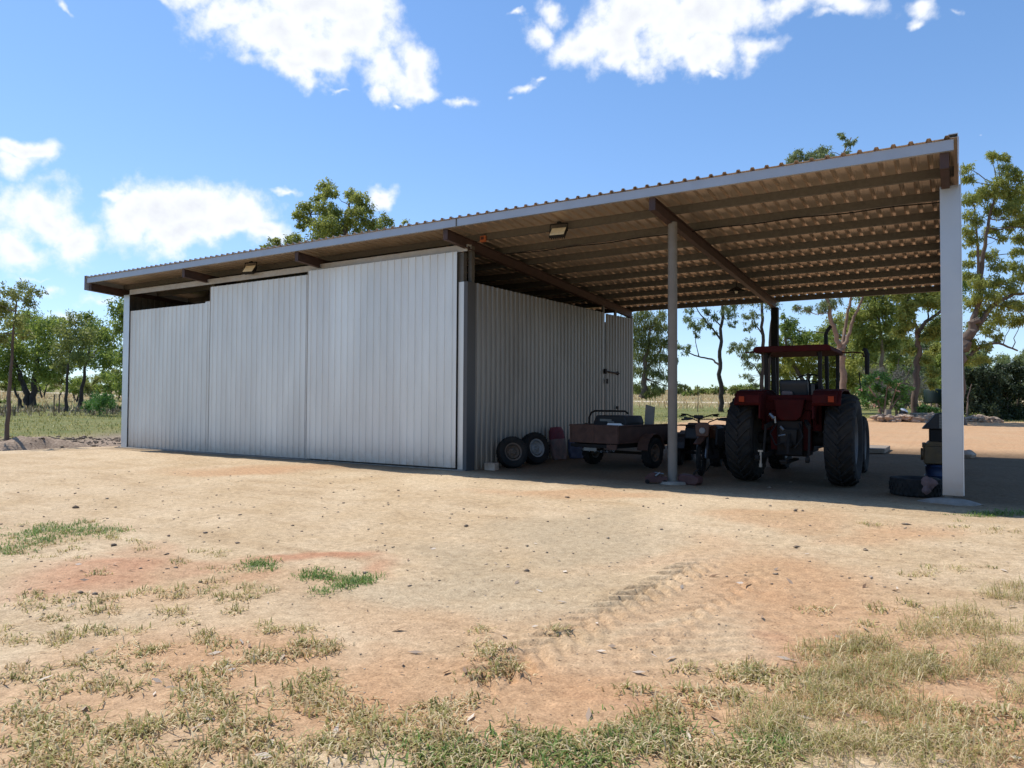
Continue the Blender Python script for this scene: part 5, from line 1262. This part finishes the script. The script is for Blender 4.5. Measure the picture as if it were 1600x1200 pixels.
fine = [(1350, 1010, 60, 16, 130), (1280, 1022, 40, 12, 70), (1380, 1050, 90, 22, 230), (1300, 1055, 50, 16, 90), (1430, 1040, 60, 16, 110), (1330, 1085, 80, 22, 170), (1250, 1110, 60, 22, 110), (1200, 1130, 50, 26, 130), (1460, 985, 70, 14, 110), (1540, 985, 60, 14, 100), (1580, 930, 40, 16, 90), (1500, 960, 50, 10, 70), (1570, 1030, 50, 26, 130), (1500, 1050, 50, 12, 50), (1400, 1110, 70, 18, 110), (1370, 1160, 90, 24, 130), (1480, 1140, 60, 20, 60), (1290, 1170, 80, 22, 110), (1560, 1180, 60, 20, 60), (1480, 1195, 80, 12, 50), (1590, 1085, 30, 20, 40)]
px2, py2 = scatter(fine, g, .42)
C2 = tufts(px2, py2, g, 12, .042, .095, .0036, .95)
Vb, Fb, tb = blades(*[np.concatenate(z) for z in zip(B2[:5], tuple(c[::2] for c in C2[:5]))], np.concatenate([B2[5], C2[5][::2]]), g)
o = quick_mesh('dry_grass', Vb, Fb, 4, M['dry'], tb); tag(o, 'straw coloured dry blades mixed into the grass tufts', 'grass', kind='stuff')
Vc, Fc, tc_ = blades(*(c[1::2] for c in C2[:5]), C2[5][1::2], g)
o = quick_mesh('fine_grass', Vc, Fc, 4, M['grass'], tc_); tag(o, 'fine wispy grass thatch in the right foreground', 'grass', kind='stuff')
px3, py3 = scatter([(405, 880, 18, 6, 36), (415, 888, 20, 5, 24), (490, 900, 24, 6, 50), (520, 903, 22, 4, 24), (560, 908, 30, 5, 60), (540, 917, 16, 5, 24), (505, 925, 16, 3, 14), (110, 826, 60, 9, 130), (50, 838, 60, 12, 110), (20, 860, 40, 12, 50), (150, 832, 40, 7, 60), (830, 1165, 60, 26, 50), (700, 1185, 70, 20, 50), (1000, 1150, 70, 26, 50), (1210, 1160, 40, 20, 36), (920, 1190, 60, 14, 36), (1570, 803, 60, 3, 90), (1530, 806, 30, 2.5, 30)], g, .6)
D2 = tufts(px3, py3, g, 9, .06, .06, .008, 1.0)
V, F, t_ = blades(*D2[:5], D2[5], g); o = quick_mesh('green_grass', V, F, 4, M['grass_bright'], t_); tag(o, 'bright green runners of grass on the bare sand', 'grass', kind='stuff')


def field(n, fx, fy, Lm, Wm, rng, keep=None):
    x = fx(n); y = fy(n)
    if keep is not None:
        k = keep(x, y); x = x[k]; y = y[k]
    n = len(x)
    return x, y, Lm * (.4 + 1.1 * rng.random(n)), Wm * (.6 + .8 * rng.random(n)), np.clip(.7 + .4 * rng.normal(size=n), .1, 1.3), rng.random(n)


U = lambda a, b: (lambda n: a + (b - a) * g.random(n))
# grass left of the pushed up dirt, weeds beyond, and the paddock behind
A_ = field(26000, U(-44, -18), U(-6, 40), .13, .03, g, lambda x, y: (-13.3 - .12 * np.clip(-y, 0, 9) - x > 6.4 + 1.2 * vnoise(x * .6, y * .6, 77)) & (vnoise(x * .35, y * .35, 3) > -.32))
A2 = field(22000, U(-30, 4), U(13, 60), .12, .03, g, lambda x, y: (x < -3.5 - .0 * y) & (vnoise(x * .3, y * .3, 4) > -.22))
A3 = field(7000, U(-2, 22), U(36.5, 46), .12, .025, g, lambda x, y: vnoise(x * .4, y * .4, 6) > -.35)
cat_ = [np.concatenate(z) for z in zip(A_, A2, A3)]
V, F, t_ = blades(*cat_[:5], cat_[5], g); o = quick_mesh('paddock_grass', V, F, 4, M['grass'], t_); tag(o, 'green paddock grass beyond the bare yard', 'grass', kind='stuff')
W1 = field(17000, U(-62, -26), U(4, 48), .55, .05, g, lambda x, y: (np.hypot(x + 14, y - 6) > 24) & (np.hypot(x + 14, y - 6) < 36) & (vnoise(x * .3, y * .3, 12) > -.2))
V, F, t_ = blades(*W1[:5], W1[5], g); o = quick_mesh('tall_weeds', V, F, 4, M['weed'], t_); tag(o, 'band of tall brown weeds behind the left grass strip', 'weeds', kind='stuff')
W2 = field(26000, U(-110, 60), U(62, 190), .6, .10, g, lambda x, y: np.abs(y - np.interp(x, [-160, -120, -84, -60, -40, -10, 30, 90], [40, 48, 58, 72, 84, 94, 100, 100])) > 3)
W3 = field(14000, U(-120, -36), U(6, 110), .5, .08, g, lambda x, y: (np.hypot(x + 14, y - 6) > 34) & (np.abs(y - np.interp(x, [-160, -120, -84, -60, -40], [40, 48, 58, 72, 84])) > 3))
cat_ = [np.concatenate(z) for z in zip(W2, W3)]
V, F, t_ = blades(*cat_[:5], cat_[5], g); o = quick_mesh('paddock_straw', V, F, 4, M['dry'], t_ * .75); tag(o, 'dry straw coloured grass of the far paddock', 'grass', kind='stuff')


def pebbles(px, py, smin, smax, rng, pw=3.0):
    x, y, z = ground_hit(px, py); n = len(x); s = (smin + (smax - smin) * rng.random(n) ** pw) * np.clip(np.hypot(x - CAM[0], y - CAM[1]) / 9, .35, 1.25)
    base = np.array([(1, 0, 0), (0, 1, 0), (-1, 0, 0), (0, -1, 0), (0, 0, .8), (0, 0, -.6), (.7, .7, .35), (-.7, .6, .3), (-.6, -.7, .4), (.7, -.7, .3)])
    fc = np.array([(4, 0, 6), (4, 6, 1), (4, 1, 7), (4, 7, 2), (4, 2, 8), (4, 8, 3), (4, 3, 9), (4, 9, 0), (5, 6, 0), (5, 1, 6), (5, 7, 1), (5, 2, 7), (5, 8, 2), (5, 3, 8), (5, 9, 3), (5, 0, 9)])
    v = base[None] * (1 + .3 * rng.normal(size=(n, 10, 1))) * s[:, None, None] * np.array([1, .8, .62])
    a = rng.random(n) * 2 * PI; ca, sa = np.cos(a)[:, None], np.sin(a)[:, None]
    vx = v[..., 0] * ca - v[..., 1] * sa; vy = v[..., 0] * sa + v[..., 1] * ca
    V = np.stack([vx + x[:, None], vy + y[:, None], v[..., 2] + (height(x, y) + s * .12)[:, None]], -1).reshape(-1, 3)
    F = (np.arange(n)[:, None, None] * 10 + fc[None]).reshape(-1, 3)
    return V, F, np.repeat(rng.random(n) * np.where(s > smin + .5 * (smax - smin), .5, 1), 16)


n = 2300; qx_ = g.random(n) * 1640 - 20; qy_ = 735 + (g.random(n) ** 1.25) * 400
ok = qy_ > 712 + .055 * np.clip(qx_ - 190, 0, 1500)
V, F, t_ = pebbles(qx_[ok], qy_[ok], .004, .019, g, 2.8); o = quick_mesh('gravel', V, F, 3, M['pebble'], t_); tag(o, 'loose gravel and small stones strewn over the sand', 'gravel', kind='stuff')
n = 80; V, F, t_ = pebbles(100 + g.random(n) * 1400, 745 + 190 * g.random(n) ** 1.2, .018, .042, g, 2.5); o = quick_mesh('loose_gravel', V, F, 3, M['pebble'], t_ * .55); tag(o, 'larger dark stones scattered over the gravel', 'gravel', kind='stuff')
# clods on the pushed up dirt
n = 700; V, F, t_ = pebbles(np.clip(g.random(n) * 230 - 30, -30, 186), 682 + g.random(n) * 17, .02, .075, g, 2.5); o = quick_mesh('dirt_clods', V, F, 3, M['pebble'], t_ * .6); tag(o, 'loose clods on the pushed up dirt left of the shed', 'dirt', kind='stuff')
# dead leaves
n = 130; x, y, z = ground_hit(g.random(n) * 1600, 850 + 350 * g.random(n)); a = g.random(n) * 2 * PI; L = .02 + .035 * g.random(n)
dx, dy = np.cos(a) * L, np.sin(a) * L
P = np.stack([x, y, z + .012], 1); D = np.stack([dx, dy, .2 * L * g.normal(size=n)], 1); Wn = np.stack([-dy * .28, dx * .28, .01 * g.random(n)], 1)
V = np.stack([P - D, P + Wn, P + D, P - Wn], 1).reshape(-1, 3); o = quick_mesh('leaf_litter', V, np.arange(4 * n).reshape(n, 4), 4, M['litter'], g.random(n)); tag(o, 'fallen dead gum leaves on the sand', 'leaves', kind='stuff')

# ------------------------------------------------------------------ daylight
EL = math.radians(58); sx, sy, sz = -math.cos(EL) * .997, .040 * math.sin(EL), math.sin(EL)
sv = Vector((sx, sy, sz)).normalized()
L = bpy.data.lights.new('sun', 'SUN'); L.energy = 4.4; L.angle = math.radians(.53); L.color = (1.0, .955, .88)
so = bpy.data.objects.new('sun', L); COL.objects.link(so); so.rotation_euler = sv.to_track_quat('Z', 'Y').to_euler(); so.location = (-30, 0, 40)

W = bpy.data.worlds.new('World'); S.world = W; W.use_nodes = True; nt = W.node_tree
bg = nt.nodes['Background']
sky = nt.nodes.new('ShaderNodeTexSky'); sky.sky_type = 'NISHITA'; sky.sun_disc = False
sky.sun_elevation = EL; sky.sun_rotation = math.atan2(sv.x, sv.y)
sky.air_density = 1.0; sky.dust_density = .15; sky.ozone_density = 1.6; sky.altitude = 300
hs = nt.nodes.new('ShaderNodeHueSaturation'); hs.inputs['Saturation'].default_value = 1.17; hs.inputs['Value'].default_value = 1.16
nt.links.new(sky.outputs[0], hs.inputs['Color'])
def vm(op, a, b):
    n = nt.nodes.new('ShaderNodeVectorMath'); n.operation = op
    for i, v in enumerate((a, b)):
        if isinstance(v, tuple): n.inputs[i].default_value = v
        else: nt.links.new(v, n.inputs[i])
    return n.outputs[0]


SKYC = vm('DIVIDE', vm('MULTIPLY', hs.outputs[0], (1.14, 1.12, 1.10)), vm('ADD', vm('MULTIPLY', hs.outputs[0], (.115, .07, .03)), (1.0, 1.0, 1.0)))
tc = nt.nodes.new('ShaderNodeTexCoord'); DIR = tc.outputs['Generated']


def wn(scale, detail, rough, vec=None):
    n = nt.nodes.new('ShaderNodeTexNoise'); n.inputs['Scale'].default_value = scale; n.inputs['Detail'].default_value = detail; n.inputs['Roughness'].default_value = rough
    nt.links.new(vec or DIR, n.inputs['Vector']); return n


def wm(op, a, b=None):
    n = nt.nodes.new('ShaderNodeMath'); n.operation = op
    for i, v in enumerate((a, b)):
        if v is None: continue
        if isinstance(v, (int, float)): n.inputs[i].default_value = v
        else: nt.links.new(v, n.inputs[i])
    return n.outputs[0]


# warp the direction so that cloud outlines billow
w1 = wn(9, 5, .55)
sub = nt.nodes.new('ShaderNodeVectorMath'); sub.operation = 'SUBTRACT'; nt.links.new(w1.outputs['Color'], sub.inputs[0]); sub.inputs[1].default_value = (.5, .5, .5)
scl = nt.nodes.new('ShaderNodeVectorMath'); scl.operation = 'SCALE'; nt.links.new(sub.outputs[0], scl.inputs[0]); scl.inputs['Scale'].default_value = .11
add = nt.nodes.new('ShaderNodeVectorMath'); add.operation = 'ADD'; nt.links.new(DIR, add.inputs[0]); nt.links.new(scl.outputs[0], add.inputs[1])
WD = add.outputs[0]
CLOUDS = [  # bearing of each cumulus lobe, given as it stands in the view: x, y, half width, half height, weight
    (300, -8, 60, 28, .9), (370, 22, 70, 34, 1), (440, 48, 75, 48, 1.1), (520, 10, 80, 50, 1.1), (500, 95, 55, 42, 1), (545, 60, 80, 55, 1.1), (600, 112, 52, 42, 1), (655, 92, 40, 38, .95), (662, 120, 40, 26, .9),
    (590, 150, 26, 18, .85), (470, 130, 26, 18, .85), (95, 5, 15, 12, .6), (255, 8, 40, 18, .6), (714, 150, 20, 16, .75), (622, 166, 9, 9, .7), (610, 20, 50, 18, .45), (520, 150, 30, 8, .5), (460, 110, 60, 30, .9),
    (38, 250, 50, 20, .95), (10, 270, 40, 22, .95), (55, 340, 80, 36, 1.02), (25, 385, 65, 28, .92), (115, 365, 60, 40, .95), (140, 392, 50, 12, .6), (205, 345, 60, 36, 1), (255, 330, 50, 36, 1.05), (315, 325, 62, 42, 1.1), (365, 350, 50, 40, 1.05), (405, 368, 42, 22, 1), (300, 368, 110, 26, 1.0),
    (160, 310, 24, 14, .8), (165, 470, 36, 16, .75), (90, 455, 40, 20, .6), (110, 495, 60, 14, .6), (160, 440, 20, 8, .4), (594, 304, 24, 20, .9), (448, 306, 32, 9, .6), (60, 430, 60, 10, .45),
    (790, 22, 24, 9, .7), (825, 55, 32, 26, .95), (855, 15, 34, 26, .8), (920, 72, 48, 40, 1), (960, 50, 60, 45, 1.1), (1010, 25, 70, 38, 1.1), (1085, 40, 80, 48, 1.15), (1150, 25, 60, 45, 1), (1100, 90, 62, 30, 1), (1180, 82, 48, 26, .95), (1010, 112, 34, 22, .85), (980, 95, 40, 22, .85), (1110, 118, 40, 10, .7),
    (1250, 5, 60, 26, .9), (1325, 10, 60, 30, .9), (1300, 38, 40, 18, .65), (1450, 15, 36, 26, .8), (1430, 45, 24, 12, .6), (1500, 0, 20, 14, .5), (812, 135, 42, 13, .75), (840, 130, 16, 8, .7), (775, 150, 14, 8, .6), (1540, 213, 14, 5, .4), (1090, 540, 24, 5, .3), (1085, 580, 30, 5, .3), (600, 22, 14, 6, .4)]
best = None
for (px, py, rx, ry, wt) in CLOUDS:
    d = rays(px, py); nrm = np.linalg.norm(d); ez = Vector(d / nrm)
    dx = rays(px + rx, py); dx = Vector(dx / np.linalg.norm(dx)) - ez; dy = rays(px, py - ry); dy = Vector(dy / np.linalg.norm(dy)) - ez
    ex = (dx - ez * dx.dot(ez)); lx_ = ex.length; ex.normalize(); ey = ez.cross(ex)
    ly_ = abs(dy.dot(ey)); Rm = Matrix((ex, ey, ez)).transposed()
    mp = nt.nodes.new('ShaderNodeMapping'); mp.vector_type = 'TEXTURE'; mp.inputs['Location'].default_value = ez; mp.inputs['Rotation'].default_value = Rm.to_euler(); mp.inputs['Scale'].default_value = (lx_, ly_, 1.0)
    nt.links.new(WD, mp.inputs['Vector'])
    ln = nt.nodes.new('ShaderNodeVectorMath'); ln.operation = 'LENGTH'; nt.links.new(mp.outputs[0], ln.inputs[0])
    v = wm('SUBTRACT', wt, wm('MULTIPLY', ln.outputs['Value'], .62))
    best = v if best is None else wm('MAXIMUM', best, v)
n_a = wn(24, 9, .575); n_b = wn(7, 4, .55)
dens = wm('ADD', best, wm('MULTIPLY', wm('SUBTRACT', n_a.outputs['Fac'], .5), 1.6))
dens = wm('ADD', dens, wm('MULTIPLY', wm('SUBTRACT', n_b.outputs['Fac'], .5), .35))
mr = nt.nodes.new('ShaderNodeMapRange'); mr.interpolation_type = 'SMOOTHSTEP'; mr.inputs[1].default_value = .12; mr.inputs[2].default_value = .80
nt.links.new(dens, mr.inputs[0])
thick = nt.nodes.new('ShaderNodeMapRange'); thick.inputs[1].default_value = .62; thick.inputs[2].default_value = 1.2; nt.links.new(dens, thick.inputs[0])
cc = nt.nodes.new('ShaderNodeMix'); cc.data_type = 'RGBA'; nt.links.new(thick.outputs[0], cc.inputs[0]); cc.inputs[6].default_value = (6.2, 6.35, 6.6, 1); cc.inputs[7].default_value = (5.0, 5.2, 5.6, 1)
mx = nt.nodes.new('ShaderNodeMix'); mx.data_type = 'RGBA'; nt.links.new(mr.outputs[0], mx.inputs[0]); nt.links.new(SKYC, mx.inputs[6]); nt.links.new(cc.outputs[2], mx.inputs[7])
nt.links.new(mx.outputs[2], bg.inputs['Color']); bg.inputs['Strength'].default_value = .15
W.cycles.sampling_method = 'AUTOMATIC'

# ------------------------------------------------------------------ camera
cd = bpy.data.cameras.new('camera'); cam = bpy.data.objects.new('camera', cd); COL.objects.link(cam)
Mw = Matrix.Identity(4)
for i, v in enumerate((RT, UP, -FW)):
    for j in range(3): Mw[j][i] = v[j]
for j in range(3): Mw[j][3] = CAM[j]
cam.matrix_world = Mw
cd.sensor_width = 36; cd.lens = 36 * FPX / 1600; cd.clip_start = .05; cd.clip_end = 5000
S.camera = cam
S.view_settings.view_transform = 'Standard'; S.view_settings.look = 'None'; S.view_settings.exposure = 0.2; S.view_settings.gamma = 1.0; S.view_settings.use_curve_mapping = False
S.cycles.max_bounces = 8; S.cycles.transparent_max_bounces = 8
S.cycles.use_denoising = True
